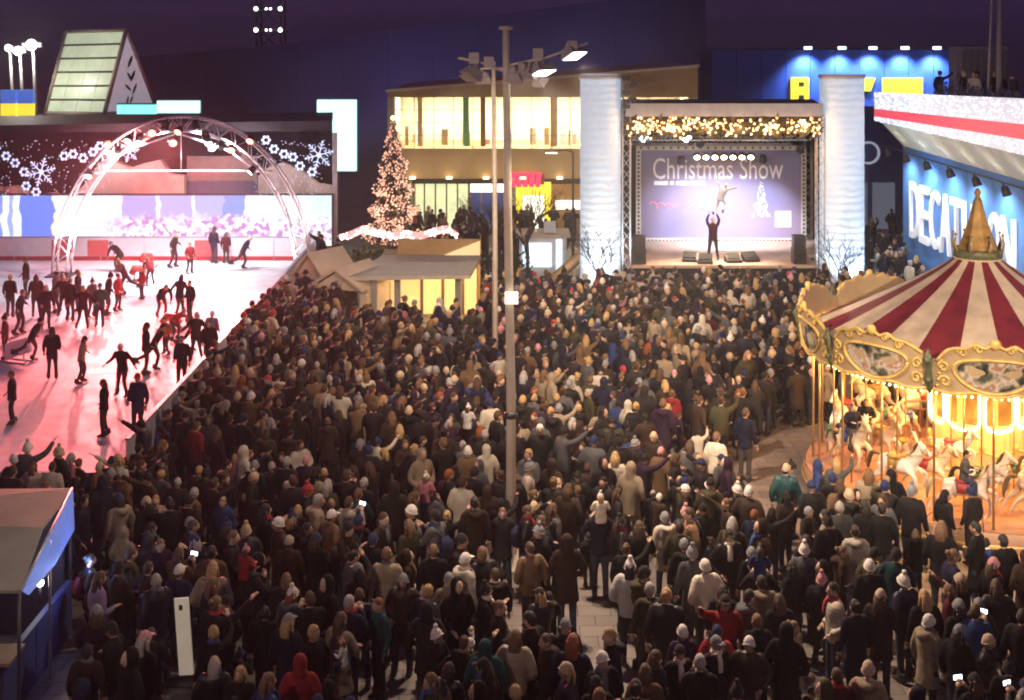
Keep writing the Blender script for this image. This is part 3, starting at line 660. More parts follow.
for i in range(22):
    z = bz0+(bz1-bz0)*(i+.5)/22
    for x in (bx0-.11, bx1+.11): MB().bb(x-.05, x+.05, -.066, -.051, z-.05, z+.05).build('frame_stud', frd, t)
# garland with warm bulbs along the roof edge
t = thing('stage_garland', 'thick warm lit garland hanging along the stage roof edge', 'garland', (0, YS-.15, 0))
leaf = mat('fir_green', (.06, .05, .02), .7); bulb_w = mat('warm_bulb', (1, .8, .5), .3, emit=(1, .6, .28), es=2.6, sample=False); bulb_r = mat('amber_bulb', (1, .5, .2), .3, emit=(1, .35, .12), es=2.5, sample=False)
b = MB(); bw = MB(); ba = MB()
for i in range(900):
    x = r3.uniform(SX0, SX1); z = r3.gauss(6.92, .19); y = r3.gauss(0, .12); z = max(6.45, min(7.28, z)); a = r3.uniform(0, 6.3); d = Vector((cos(a), sin(a)*.4, sin(a*1.7)))*.2; n_ = Vector((-d.z, .05, d.x))*.25
    c = Vector((x, y, z)); b.add([c-d, c+n_, c+d, c-n_], [(0, 1, 2, 3)])
for i in range(330):
    x = r3.uniform(SX0, SX1); z = max(6.45, min(7.25, r3.gauss(6.92, .17))); (bw if i % 3 else ba).sph((x, r3.uniform(-.25, -.05), z), .045, 5, 4)
tag(b.build('fir_sprigs', leaf, t), kind='stuff'); tag(bw.build('bulbs', bulb_w, t), kind='stuff'); tag(ba.build('amber_bulbs', bulb_r, t), kind='stuff')
for k in range(6): light('POINT', (SX0+.6+k*1.25, -.4, 6.8), 26, (1, .55, .25), None, t, .25)
# stage lamps
ordn = ['first', 'second', 'third', 'fourth', 'fifth', 'sixth', 'seventh', 'eighth', 'ninth', 'tenth', 'eleventh', 'twelfth', 'thirteenth', 'fourteenth', 'fifteenth', 'sixteenth', 'seventeenth', 'eighteenth', 'nineteenth', 'twentieth']
def ordw(i): return ordn[i] if i < 20 else ordn[19]
YL = YS+3.5
for i, px in enumerate((705, 714, 723, 732, 741, 750, 759)):
    par_lamp(at(px-8, 157, YL), (ax(700+i*6, 47.5), 47.5, 1.6), lens_warm, 'warm white spotlight on the stage truss, %s from left in its row' % ordw(i), .13, 'warm spotlights on the stage truss', lt=(420, (1, .72, .5), 80))
for i, (px, py, tx, tz, e) in enumerate(((648, 141, 690, 1.6, 700), (681, 161, 676, 3, 45), (691, 141, 712, 1.7, 1500), (700, 144, 740, 1.7, 1500), (763, 160, 766, 2.6, 60), (800, 150, 755, 1.5, 700))):
    if i in (0, 2): par_lamp(at(px-4, py-3, YL-2.8), (ax(px, 44), 44, 1.0), lens_blue if i == 0 else lens_white, 'bright %s lamp facing the crowd from the stage roof' % ('pale blue' if i == 0 else 'white'), .2, 'lamps facing the crowd', lt=(260, (.6, .85, 1), 70))
    par_lamp(at(px, py, YL-2.6 if py < 155 else YL), (ax(tx, YB), YB, tz), lens_blue if i in (0, 4, 1, 5) else lens_white, 'pale blue spotlight on the stage truss, %s from left among the blue ones' % ordw(i), .15, 'blue spotlights on the stage truss', lt=(e*1.7, (.75, .82, 1), 50))
for i, (x_, w_) in enumerate(((6.6, 'left'), (9.9, 'right'))):
    par_lamp((x_, YS+.3, 6.5), (ax(714, 52.2), 52.2, 3.0), lens_warm, 'added front spotlight under the stage roof edge, %s one' % w_, .14, 'added front spotlights', lt=(520, (1, .85, .7), 50))  # pair added to light the performers from the front
# wedge monitors and side speakers
for i, (px, py) in enumerate(((690, 261), (705, 263), (733, 262), (750, 261))):
    Y = (H-DZ)*F/(py-YH); Y = max(Y, YS+.4)
    tm = thing('stage_monitor', 'black wedge monitor on the stage front, %s from left' % ordw(i), 'speaker', (ax(px, Y), Y, DZ+.001), rng.uniform(-.4, .4), 'stage monitors')
    MB().prism([(-.28, 0), (.28, 0), (.2, .34), (-.28, .12)], Matrix.Translation((-.3, 0, 0)) @ Matrix(((0, 0, 1, 0), (1, 0, 0, 0), (0, 1, 0, 0), (0, 0, 0, 1))), .6).build('cabinet', black_case, tm)
    MB().box((0, -.02, .262), (.52, .42, .02), M=Matrix.Rotation(R(24), 3, 'X')).build('grille', mat('speaker_grille', (.012, .012, .012), .8), tm)
for s, px in (('left', 632.5), ('right', 809)):
    tm = thing('side_speaker', 'black speaker stack at the %s front corner of the stage' % s, 'speaker', (ax(px, YS)+(.3 if s == 'left' else -.3), YS+.45, DZ+.001), 0, 'side speakers')
    MB().box((0, 0, .3), (.5, .55, .6)).build('sub_cabinet', black_case, tm); MB().box((0, 0, .86), (.46, .5, .5)).build('top_cabinet', black_case, tm)
    MB().lathe([(.19, 0), (.17, -.02), (.001, .04)], 16).build('cone', mat('speaker_grille'), tm).matrix_local = Matrix.Translation((0, -.285, .3)) @ Matrix.Rotation(pi/2, 4, 'X')

# =================================================================== COLUMNS (inflated cloth)
m = mat('white_cloth_tube', (.72, .76, .8), .55, var=.05)
nt = m.node_tree; N = nt.nodes; L = nt.links; p = N['Principled BSDF']
tcw = N.new('ShaderNodeTexCoord'); wv = N.new('ShaderNodeTexWave'); wv.wave_type = 'BANDS'; wv.bands_direction = 'Z'; wv.inputs['Scale'].default_value = 1.1; wv.inputs['Distortion'].default_value = 5; wv.inputs['Detail'].default_value = 3
L.new(tcw.outputs['Object'], wv.inputs['Vector']); bpw = N.new('ShaderNodeBump'); bpw.inputs['Strength'].default_value = .8; bpw.inputs['Distance'].default_value = .03
L.new(wv.outputs['Fac'], bpw.inputs['Height']); L.new(bpw.outputs['Normal'], p.inputs['Normal'])
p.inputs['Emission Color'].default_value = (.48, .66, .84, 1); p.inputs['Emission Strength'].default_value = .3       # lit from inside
for s, px, w in (('left', 601, 41), ('right', 844, 44)):
    Yc = 50.9; r = w/2*Yc/F; top = az(76, Yc)
    t = thing('cloth_column', 'tall white cloth column at the %s side of the stage' % s, 'column', (ax(px, Yc), Yc+r*.4, 0), 0, 'white cloth columns')
    prof = []; rc = random.Random(px)
    for i in range(60):
        z = top*i/59; prof.append((r*(1+.006*sin(z*9+rc.uniform(-.6, .6))+rc.uniform(-.004, .004)), z))
    prof += [(r*.6, top+.02), (.001, top+.03)]
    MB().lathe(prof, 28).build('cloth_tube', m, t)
    MB().lathe([(r*1.02, top-.12), (r*1.05, top-.1), (r*1.05, top+.04), (r*1.0, top+.05)], 28).build('top_ring', mat('base_white', (.8, .8, .82), .5), t)
    MB().lathe([(r*1.15, 0), (r*1.15, .25), (r*1.02, .26)], 28).build('base_ring', mat('base_white', (.8, .8, .82), .5), t)
    bands = mat('faint_band', (.70, .71, .78), .6)
    for zb_ in (): MB().lathe([(r*1.022, zb_-.1), (r*1.026, zb_), (r*1.022, zb_+.1)], 28).build('printed_band', bands, t)
    for dx in (-.5, .5):
        q = Vector((ax(px, Yc)+dx*1.2, Yc-1.15, .4))
        par_lamp(q, (ax(px, Yc)+dx*.1, Yc-.3, 4.2), lens_white, 'floodlight at the foot of the %s cloth column, on its %s' % (s, 'left' if dx < 0 else 'right'), .16, 'column floodlights', 'floodlight', 'floodlight', lt=(330, (.6, .82, 1) if s == 'left' else (.5, .72, 1), 95))
# bare trees at the column feet and by the mall
bark = mat('bark', (.07, .05, .04), .9, bump=.5)
def bare_tree(label, loc, h, seed, spread=.5):
    r_ = random.Random(seed); t = thing('bare_tree', label, 'tree', loc, 0, 'bare winter trees')
    tr = MB(); tw = MB()
    tr.loft([(0, 0, 0), (.03, 0, h*.3), (.0, .03, h*.5)], [h*.022, h*.017, h*.013], 7)
    def grow(mb, p, d, l, r, dep):
        e_ = p+d*l; mid = p+d*l*.5+Vector((r_.uniform(-1, 1), r_.uniform(-1, 1), r_.uniform(-.5, .5)))*l*.08
        mb.loft([p, mid, e_], [r, r*.8, r*.55], 5)
        if dep:
            for k in range(3 if dep > 1 else 3):
                nd = (d+Vector((r_.uniform(-1, 1), r_.uniform(-1, 1), r_.uniform(-.2, .8)))*spread*1.5).normalized()
                grow(mb, p.lerp(e_, r_.uniform(.5, 1)), nd, l*r_.uniform(.55, .8), r*.55, dep-1)
    for k in range(6):
        a = k*2*pi/6+r_.uniform(-.4, .4); grow(tw, Vector((0, 0, h*r_.uniform(.28, .5))), Vector((cos(a)*spread, sin(a)*spread, .8)).normalized(), h*.3, h*.011, 3)
    tr.build('trunk', bark, t); tw.build('crown', bark, t); return t
bare_tree('leafless tree in front of the foot of the left cloth column', (ax(597, 49.8), 49.7, 0), 3.1, 4)
bare_tree('leafless tree in front of the foot of the right cloth column', (ax(838, 49.8), 49.7, 0), 3.0, 9)
bare_tree('larger leafless tree by the yellow shop portal', (ax(527, 54), 54, 0), 4.3, 2, .7)
for k, (px, Y, w) in enumerate(((505, 57, 'beside the tall thin lamp post'), (487, 58, 'between the pavilion and the lamp posts'))): bare_tree('leafless tree '+w, (ax(px, Y), Y, 0), 3.4, 20+k, .8)
# small promo kiosk with lit panel, left of the left column
YK = 54.5
t = thing('promo_kiosk', 'small white kiosk with pale blue lit panels beside the left column', 'kiosk', (ax(543, YK), YK, 0))
MB().bb(-1.0, 1.0, .05, 1.6, 0, 2.0).build('body', mat('kiosk_white', (.6, .62, .68), .6), t)
pb = mat('pale_blue_panel', (.5, .7, .9), .4, emit=(.6, .85, 1), es=.9)
MB().bb(-.85, .35, .0, .045, .75, 1.75).build('lit_panel', pb, t); MB().bb(.55, .8, .0, .045, .6, 2.0-.1).build('lit_panel', pb, t)
MB().bb(-1.15, 1.15, -.15, 1.7, 2.001, 2.12).build('roof', mat('kiosk_roof', (.55, .42, .34), .6), t)
MB().box((.3, .5, 2.36), (.5, .4, .45)).build('roof_box', mat('kiosk_white'), t)
t = thing('wooden_ramp', 'slanting pale wooden ramp board beside the left cloth column', 'ramp', (ax(570, 52.5), 52.5, 0))
MB().loft([(-1.1, 0, .25), (1.0, .4, 1.95)], [(.06, .22), (.06, .22)], 4, side=(0, 1, 0)).build('ramp_board', mat('ramp_wood', (.6, .4, .2), .6), t)
MB().tube((.8, .3, 0), (.8, .3, 1.7), .06).build('prop', steel_dk, t); MB().tube((-.6, .1, 0), (-.6, .1, .55), .06).build('prop', steel_dk, t)

# =================================================================== CHRISTMAS TREE, PAVILION, TENTS
YX = 62.0; zt = az(119, YX); br0 = 25*YX/F
t = thing('christmas_tree', 'tall Christmas tree covered in warm lights beside the mall', 'tree', (ax(393, YX), YX, 0))
MB().loft([(0, 0, 0), (0, 0, zt*.6), (0, 0, zt-.1)], [.16, .1, .02], 8).build('trunk', bark, t)
rt = random.Random(11); b = MB(); bw = MB(); bp_ = MB()
def tr_r(z): 
    u = z/zt; return br0*(1.25*(1-u)**.9*(.84+.16*cos(u*38)))+.08
def ragged(a, z): return 1+.12*sin(a*5+z*3.1)+.08*sin(a*9-z*5.3)
for i in range(5200):
    z = .5+(zt-.5)*(1-sqrt(rt.random())); a = rt.uniform(0, 2*pi); q = tr_r(z)*rt.uniform(.55, 1.05)*ragged(a, z)
    c = Vector((cos(a)*q, sin(a)*q, z)); d = Vector((cos(a), sin(a), rt.uniform(-.6, .1)))*.16; s_ = Vector((-sin(a), cos(a), rt.uniform(-.4, .4)))*.06
    b.add([c-d*.3-s_, c-d*.3+s_, c+d], [(0, 1, 2)])
for i in range(2600):
    z = .6+(zt-.62)*(1-sqrt(rt.random())); a = rt.uniform(0, 2*pi); q = tr_r(z)*rt.uniform(.85, 1.06)*ragged(a, z)
    if sin(a*3+z*4.5)+sin(z*7.1-a*2) < -.9: continue
    (bw if i % 3 else bp_).sph((cos(a)*q, sin(a)*q, z), rt.uniform(.03, .05), 5, 4)
tag(b.build('crown', mat('fir_crown', (.035, .05, .03), .8), t), kind='stuff')
tag(bw.build('bulbs', mat('tree_bulb', (1, .8, .7), .3, emit=(1, .55, .36), es=.75, sample=False), t), kind='stuff')
tag(bp_.build('pink_bulbs', mat('tree_bulb_pink', (1, .6, .5), .3, emit=(1, .38, .28), es=.6, sample=False), t), kind='stuff')
MB().sph((0, 0, zt+.05), .11, 8, 6).build('tree_top', mat('tree_star', (1, .9, .6), .3, emit=(1, .8, .4), es=3, sample=False), t)
light('POINT', (0, -1.6, 2.5), 40, (1, .6, .4), None, t, .6)
# pink lit tinsel rope round the tree
t = thing('tinsel_rope', 'thick glowing pink and red tinsel rope before the Christmas tree', 'garland', (0, 56.5, 0))
prt = [(338, 238), (350, 235), (364, 229), (376, 233), (390, 236), (404, 234), (420, 236), (434, 232), (446, 229), (458, 235)]
MB().loft([Vector((ax(px, 56.5), rt.uniform(-.1, .1), az(py, 56.5))) for px, py in prt], [.1]+[.16]*8+[.08], 8, side=(0, 1, 0)).build('rope', mat('pink_glow', (.9, .3, .3), .5, emit=(1, .28, .26), es=1.1), t)
for k in range(0, 10, 3): 
    px, py = prt[k]; MB().tube((ax(px, 56.5), 0.15, 0), (ax(px, 56.5), .15, az(py, 56.5)), .04).build('rope_post', steel_dk, t)
b = MB()
for k in range(160):
    i = rt.randrange(9); u = rt.random(); px = prt[i][0]+(prt[i+1][0]-prt[i][0])*u; py = prt[i][1]+(prt[i+1][1]-prt[i][1])*u
    b.sph((ax(px, 56.5)+rt.uniform(-.06, .06), -.16+rt.uniform(-.05, .1), az(py, 56.5)+rt.uniform(-.14, .16)), .045, 5, 4)
tag(b.build('bulbs', mat('rope_bulb', (1, .9, .85), .3, emit=(1, .75, .7), es=3, sample=False), t), kind='stuff')
# pavilion
YP = 46.0
tan = mat('tan_boards', (.50, .33, .15), .6, var=.1); grey_roof = mat('grey_canopy', (.52, .47, .40), .6)
t = thing('pavilion', 'tan wooden pavilion with grey flat canopy on posts below the Christmas tree', 'pavilion', (0, 0, 0))
c0, c1, c2, c3 = at(344, 281, YP), at(470, 277, YP), at(481, 256, YP+4.2), at(383, 256, YP+4.2)
for q, z in ((c0, 1.80), (c1, 1.86), (c2, 1.84), (c3, 1.84)): q.z = z
MB().add([c0, c1, c2, c3]+[q+Vector((0, 0, .14)) for q in (c0, c1, c2, c3)], [(3, 2, 1, 0), (4, 5, 6, 7), (0, 1, 5, 4), (1, 2, 6, 5), (2, 3, 7, 6), (3, 0, 4, 7)]).build('canopy', grey_roof, t)
for px, Y in ((374, YP+.3), (397.5, YP+.5), (458, YP+.5)): MB().bb(ax(px, Y)-.11, ax(px, Y)+.11, Y-.1, Y+.1, 0, 1.80).build('post', mat('post_grey', (.3, .28, .27), .6), t)
wx = [376, 399, 422, 443, 463, 478]
warm_pan = mat('warm_lit_panel', (.7, .48, .2), .5, emit=(1, .62, .22), es=.55, var=.2, vscale=.8)  # warm lamplight on the boards put in as emission
for i in range(5):
    MB().bb(ax(wx[i]+1.6, 49), ax(wx[i+1]-1.6, 49), 48.9, 49.05, 0, 1.80).build('wall_panel', warm_pan, t)
    MB().bb(ax(wx[i]-1.4, 49), ax(wx[i]+1.4, 49), 48.8, 49.1, 0, 1.82).build('stud', mat('stud_brown', (.15, .09, .06), .6), t)
MB().bb(ax(376, 49), ax(480, 49), 49.11, 52.5, 0, 1.83).build('back_room', tan, t)
pz0, pz1 = 1.98, az(239, 51)
MB().bb(ax(398, 51), ax(481, 51), 50.9, 51.05, pz0-.1, pz1).build('parapet', tan, t)
MB().prism([(ax(440, 50.8), az(257, 50.8)), (ax(480, 50.8), az(257, 50.8)), (ax(480, 50.8), az(241, 50.8))], Matrix.Translation((0, 50.88, 0)) @ FRONT, .05).build('lit_gusset', mat('lit_gusset', (.8, .62, .35), .5, emit=(1, .7, .35), es=.45), t)  # warm light on the gusset put in as its own glow
light('POINT', (ax(430, 47), 47.5, 1.62), 45, (1, .62, .25), None, t, .2); light('POINT', (ax(462, 47), 47.8, 1.62), 60, (1, .65, .28), None, t, .2)
for px in (430, 462): MB().lathe([(.001, 0), (.1, .02), (.12, .1), (.001, .12)], 10, (ax(px, 47), 47.5 if px == 430 else 47.8, 1.69)).build('ceiling_lamp', lens_warm, t)
# evergreen shrubs left of the parapet
def shrub(label, loc, rx, rz, n, seed, m_, grp):
    r_ = random.Random(seed); t = thing('evergreen_shrub', label, 'shrub', loc, 0, grp); b = MB()
    for i in range(n):
        u = Vector((r_.gauss(0, 1), r_.gauss(0, 1), r_.gauss(0, 1))).normalized()*r_.uniform(.45, 1.0)
        c = Vector((u.x*rx, u.y*rx*.7, rz+u.z*rz)); d = (u+Vector((r_.uniform(-.7, .7), r_.uniform(-.7, .7), r_.uniform(0, .9)))).normalized()*r_.uniform(.12, .3); s_ = d.cross(Vector((r_.uniform(-1, 1), r_.uniform(-1, 1), .3))).normalized()*.05
        b.add([c, c+d*.5+s_, c+d, c+d*.5-s_], [(0, 1, 2, 3)])
    tag(b.build('foliage', m_, t), kind='stuff')
    MB().loft([(0, 0, 0), (0, 0, rz)], [.06, .03], 6).build('stem', bark, t)
ev = mat('evergreen', (.14, .15, .05), .7, var=.5, vscale=4)
for k, (px, py, w) in enumerate(((352, 262, 'leftmost behind the pavilion canopy'), (370, 258, 'middle one behind the pavilion canopy'), (389, 256, 'touching the tan parapet'))):
    shrub('olive evergreen shrub, '+w, (ax(px, 53), 53, 0), .75, az(py-14, 53)*.5, 420, 40+k, ev, 'shrubs behind the pavilion')
shrub('dark shrub right of the pavilion', (ax(492, 50), 50, 0), .7, 1.1, 420, 50, mat('dark_evergreen', (.02, .03, .018), .8), 'shrubs behind the pavilion')
shrub('dark shrub between the pavilion and thin lamp post, further right', (ax(512, 52), 52, 0), .8, .9, 420, 51, mat('dark_evergreen'), 'shrubs behind the pavilion')
# beige tents left of the pavilion
tent_m = mat('beige_tent', (.75, .6, .46), .7, var=.15, vscale=1.2, bump=.4, bscale=2)
def gable_tent(label, px, Y, w, d, eave, ridge, rz):
    t = thing('market_tent', label, 'tent', (ax(px, Y), Y, 0), rz, 'beige market tents')
    for s in (-1, 1):
        MB().add([(s*(w/2+.15), -d/2, eave-.1), (s*(w/2+.15), d/2, eave-.1), (0, d/2, ridge), (0, -d/2, ridge), (s*(w/2+.15), -d/2, eave), (s*(w/2+.15), d/2, eave), (0, d/2, ridge+.1), (0, -d/2, ridge+.1)],
                 [(0, 1, 2, 3), (7, 6, 5, 4), (0, 4, 5, 1), (0, 3, 7, 4), (1, 5, 6, 2)]).build('roof_slope', tent_m, t)
    MB().bb(-w/2, w/2, d/2-.06, d/2-.02, 0, eave-.12).build('back_wall', tent_m, t)
    MB().add([(-w/2, -d/2+.1, eave-.1), (w/2, -d/2+.1, eave-.1), (0, -d/2+.1, ridge-.05), (-w/2, -d/2+.16, eave-.1), (w/2, -d/2+.16, eave-.1), (0, -d/2+.16, ridge-.05)], [(0, 1, 2), (5, 4, 3), (0, 3, 4, 1)]).build('gable', tent_m, t)
    for sx in (-1, 1):
        MB().bb(sx*w/2-.04, sx*w/2+.04, -d/2+.05, -d/2+.13, 0, eave-.11).build('pole', steel, t)
        MB().bb(sx*w/2-.02+sx*-.03, sx*w/2+.02+sx*-.03, -d/2+.2, d/2-.1, 0, eave-.12).build('side_wall', tent_m, t)
    return t
gable_tent('beige gabled tent with lit front left of the pavilion', 352, 47.2, 1.9, 2.4, 1.55, 2.1, R(-24))
gable_tent('steep pinkish tent at the rink corner by the arch foot', 325, 50, 1.4, 2.0, 1.35, 2.15, R(-35))
# =================================================================== RIGHT: BLUE SPORTS STORE
XW = 16.6
t = thing('sports_store', 'blue sports store with white sign letters and glittering white canopy edge', 'building', (0, 0, 0))
azure = mat('azure_cladding', (.11, .29, .70), .5, var=.12, vscale=.5, bump=.1, bscale=2)
for i in range(12):
    ya, yb = 24+31.2*i/12, 24+31.2*(i+1)/12
    MB().bb(XW, XW+.2, ya+.01, yb-.01, 0, 5.75).build('wall_panel', azure, t)
MB().bb(XW+.21, 34, 24, 55.1, 0, 7.2).build('store_body', mat('store_inner', (.06, .08, .14), .8), t)
me = text_mesh('sign_letters', 'DECATHLON', 11.3, 2.3, mat('white_letter', (.9, .9, .92), .4, emit=(.9, .95, 1), es=.2), .06)
for k, ch in enumerate('DECATHLON'):
    w = 11.3/9
    o = link('sign_letter', text_mesh('sign_letter', ch, w*.9, 2.3, mat('white_letter'), .06), t, (XW-.08, 53.9-k*w, 2.12)); o.rotation_euler = (pi/2, 0, -pi/2)
bpy.data.meshes.remove(me)
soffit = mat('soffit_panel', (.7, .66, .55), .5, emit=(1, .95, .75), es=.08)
for i in range(13):                     # sloping soffit panels
    ya, yb = 24+31*i/13+.07, 24+31*(i+1)/13-.07
    MB().add([(XW-.05, ya, 5.78), (XW-.05, yb, 5.78), (15.55, yb, 6.84), (15.55, ya, 6.84), (XW, ya, 5.86), (XW, yb, 5.86), (15.6, yb, 6.92), (15.6, ya, 6.92)],
             [(0, 1, 2, 3), (7, 6, 5, 4), (0, 4, 5, 1), (2, 6, 7, 3), (0, 3, 7, 4), (1, 5, 6, 2)]).build('soffit_panel', soffit, t)
# canopy edge with glittering LED mesh and red stripe (tapers towards the far end)
led = mat('glitter_white', (.7, .7, .75), .4, emit=(.85, .86, 1), es=.42, var=.5, vscale=14)
led_r = mat('glitter_red', (.6, .05, .08), .4, emit=(1, .1, .14), es=.5, var=.4, vscale=14)
def fz(y, a, b): u = (y-39)/(55-39); return a+(b-a)*u
def band(za, zb_, zc, zd, m_, name, x):   # z at y=39 lower/upper ; at y=55 lower/upper
    for i in range(10):
        ya, yb = 23+32.3*i/10+.015, 23+32.3*(i+1)/10-.015
        lo = lambda y: fz(y, za, zc); hi = lambda y: fz(y, zb_, zd)
        MB().add([(x, ya, lo(ya)), (x, yb, lo(yb)), (x, yb, hi(yb)), (x, ya, hi(ya)), (x+.1, ya, lo(ya)), (x+.1, yb, lo(yb)), (x+.1, yb, hi(yb)), (x+.1, ya, hi(ya))],
                 [(0, 3, 2, 1), (4, 5, 6, 7), (0, 1, 5, 4), (3, 7, 6, 2), (0, 4, 7, 3), (1, 2, 6, 5)]).build(name, m_, t)
band(6.9, 7.36, 6.84, 7.02, led, 'canopy_edge_panel', 15.4); band(7.365, 7.82, 7.025, 7.34, led_r, 'red_stripe_panel', 15.4); band(7.825, 8.6, 7.345, 8.05, led, 'canopy_edge_panel', 15.4)
MB().bb(15.51, 34, 23, 55.3, 7.0, 7.3).build('canopy_slab', mat('slab_grey', (.3, .3, .32), .7), t)
b = MB(); rb = random.Random(8)
for i in range(1500):
    y = rb.uniform(30, 55.2); lo, hi = fz(y, 6.9, 6.84), fz(y, 8.6, 8.05); zz = rb.uniform(lo, hi); (None if fz(y, 7.34, 7.0) < zz < fz(y, 7.84, 7.36) else b.sph((15.39, y, zz), .018, 4, 3))
tag(b.build('glitter_points', mat('glitter_point', (1, 1, 1), .3, emit=(.9, .92, 1), es=1.4, sample=False), t), kind='stuff')
# floodlights along the soffit
MB().tube((XW-1.0, 28, 5.82), (XW-1.0, 55, 5.82), .03).build('lamp_track', steel_dk, t)
for i in range(9):
    y = 54-i*2.6
    par_lamp((XW-1.0, y, 5.5), (XW, y-.2, 2.5), lens_white, 'black floodlight under the store canopy, %s from the far end' % ordw(i), .14, 'store floodlights', 'floodlight', 'floodlight', lt=(170, (.8, .9, 1), 140))
    light('SPOT', (XW-.9, y, 5.6), 15, (1, .95, .75), (16.0, y, 6.4), None, .15, 120, 1, 'uplight').parent = t  # bare light without a fitting, added to brighten the soffit
# far dark blue recess wall between column and store
t = thing('recess_wall', 'dim blue shop front between the right column and the sports store', 'building', (0, 0, 0))
MB().bb(12.5, 22, 70, 70.3, 0, 6.6).build('wall', mat('dim_blue', (.05, .1, .3), .6), t)
for k in range(5): MB().bb(13.4+k*1.5, 14.6+k*1.5, 69.93, 69.99, 0, 2.5).build('shop_pane', mat('dim_glass', (.1, .12, .16), .2, emit=(.4, .45, .6), es=.12), t)
MB().lathe([(.5, -.06), (.62, -.06), (.62, .06), (.5, .06), (.5, -.06)], 24, mi=0).build('ring_sign', mat('ring_lit', (.7, .75, .8), .4, emit=(.8, .85, 1), es=.2), t).matrix_local = Matrix.Translation((ax(869, 69.5), 69.6, az(153, 69.5))) @ Matrix.Rotation(pi/2, 4, 'X')
# roof terrace: plant room, mast, shrubs
t = thing('plant_room', 'grey plant room box on the sports store roof', 'plant room', (0, 0, 0))
zr = 7.301
YQ = 54.0
MB().bb(ax(956, YQ), ax(1008, YQ), YQ, YQ+.9, zr, az(47, YQ)).build('box', mat('plant_grey', (.22, .19, .24), .7), t)
for k in range(7): MB().bb(ax(962, YQ)+k*.28, ax(962, YQ)+k*.28+.2, YQ-.04, YQ-.005, zr+.9, az(50, YQ)).build('louvre', mat('louvre', (.12, .11, .13), .6), t)
t = thing('roof_mast', 'tall grey double mast with slanting stay on the sports store roof', 'mast', (ax(999, 49), 49, zr))
MB().loft([(0, 0, 0), (.05, 0, 8)], [.12, .08], 8).build('pole', mat('mast_dim', (.32, .28, .3), .5), t)
MB().loft([(-.45, 0, 0), (-.12, 0, 8)], [.06, .05], 6).build('stay', mat('mast_dim'), t)
for k, (px, Y) in enumerate(((948, 52), (966, 50), (985, 48), (1004, 46), (1020, 44), (975, 53))):
    shrub('dim roof terrace shrub, %s from left' % ordw(sorted((948, 966, 985, 1004, 1020, 975)).index(px)), (ax(px, Y), Y, zr), .55, .62, 260, 70+k, mat('dim_shrub', (.08, .08, .14), .8), 'shrubs on the roof terrace')
# =================================================================== REMESH HELPERS (bodies, horses)
def remesh(mb, voxel, ratio, smooth=3, name='m', mats=None):
    me = mb.mesh('tmp', []); o = bpy.data.objects.new('tmp', me); COL.objects.link(o)
    r_ = o.modifiers.new('r', 'REMESH'); r_.mode = 'VOXEL'; r_.voxel_size = voxel
    if smooth: s_ = o.modifiers.new('s', 'SMOOTH'); s_.iterations = smooth; s_.factor = .5
    if ratio < 1: d = o.modifiers.new('d', 'DECIMATE'); d.ratio = ratio
    bpy.context.view_layer.update(); dg = bpy.context.evaluated_depsgraph_get()
    out = bpy.data.meshes.new_from_object(o.evaluated_get(dg)); bpy.data.objects.remove(o); bpy.data.meshes.remove(me)
    out.name = name; out.materials.clear()
    for m_ in (mats or []): out.materials.append(m_)
    out.polygons.foreach_set('use_smooth', [True]*len(out.polygons)); out.update()
    return out
def bez(pts, n):                         # Catmull-Rom through points
    P = [Vector(p) for p in pts]; P = [P[0]*2-P[1]]+P+[P[-1]*2-P[-2]]; out = []
    for i in range(1, len(P)-2):
        for k in range(n):
            u = k/n; a, b, c, d = P[i-1:i+3]
            out.append(.5*((2*b)+(c-a)*u+(2*a-5*b+4*c-d)*u*u+(3*b-a-3*c+d)*u**3))
    out.append(P[-2]); return out
def lerp_r(rs, n):
    out = []
    for i in range(len(rs)-1):
        for k in range(n):
            u = k/n; a, b = rs[i], rs[i+1]
            out.append(tuple(x+(y-x)*u for x, y in zip(a, b)) if isinstance(a, tuple) else a+(b-a)*u)
    out.append(rs[-1]); return out
def limb(mb, pts, rads, n=4, sides=10, side=None): mb.loft(bez(pts, n), lerp_r(rads, n), sides, side=side)

# ------------------------------------------------------------------ carousel horse (faces +X, origin on its pole at saddle height)
hm = MB()
limb(hm, [(-.42, 0, .05), (-.2, 0, .03), (.05, 0, .0), (.3, 0, .03), (.42, 0, .1)], [(.1, .1), (.17, .19), (.155, .16), (.165, .19), (.1, .12)], 4, 12, side=(0, 1, 0))
limb(hm, [(.32, 0, .1), (.5, 0, .3), (.58, 0, .5)], [(.11, .16), (.08, .12), (.065, .085)], 4, 10, side=(0, 1, 0))
limb(hm, [(.54, 0, .56), (.68, 0, .48), (.82, 0, .36)], [(.065, .085), (.055, .065), (.04, .045)], 4, 10, side=(0, 1, 0))
for s in (-1, 1):
    hm.loft([(.55, s*.045, .58), (.55, s*.05, .68)], [.025, .006], 6)
    f = .1 if s > 0 else 0
    limb(hm, [(.3, s*.1, .0), (.52+f, s*.11, -.16+f), (.50+f, s*.11, -.42+f*1.5), (.40+f*2, s*.11, -.55+f*2)], [.075, .05, .032, .035], 3, 8)
    limb(hm, [(-.34, s*.1, .0), (-.30-f, s*.11, -.2), (-.52-f, s*.11, -.36), (-.62-f, s*.11, -.56)], [.11, .07, .04, .036], 3, 8)
horse_me = remesh(hm, .022, .5, 2, 'horse', [mat('horse_paint', (.72, .66, .55), .3, objcol=True, var=.04)])
mm_ = MB(); rm = random.Random(2)
for i in range(40):
    u = i/39; p_ = Vector((.36, 0, .28)).lerp(Vector((.52, 0, .62)), u); mm_.add([p_+Vector((.03, rm.uniform(-.02, .02), 0)), p_+Vector((-.03, .03, -.02)), p_+Vector((-.13, rm.uniform(-.06, .06), -.12))], [(0, 1, 2)])
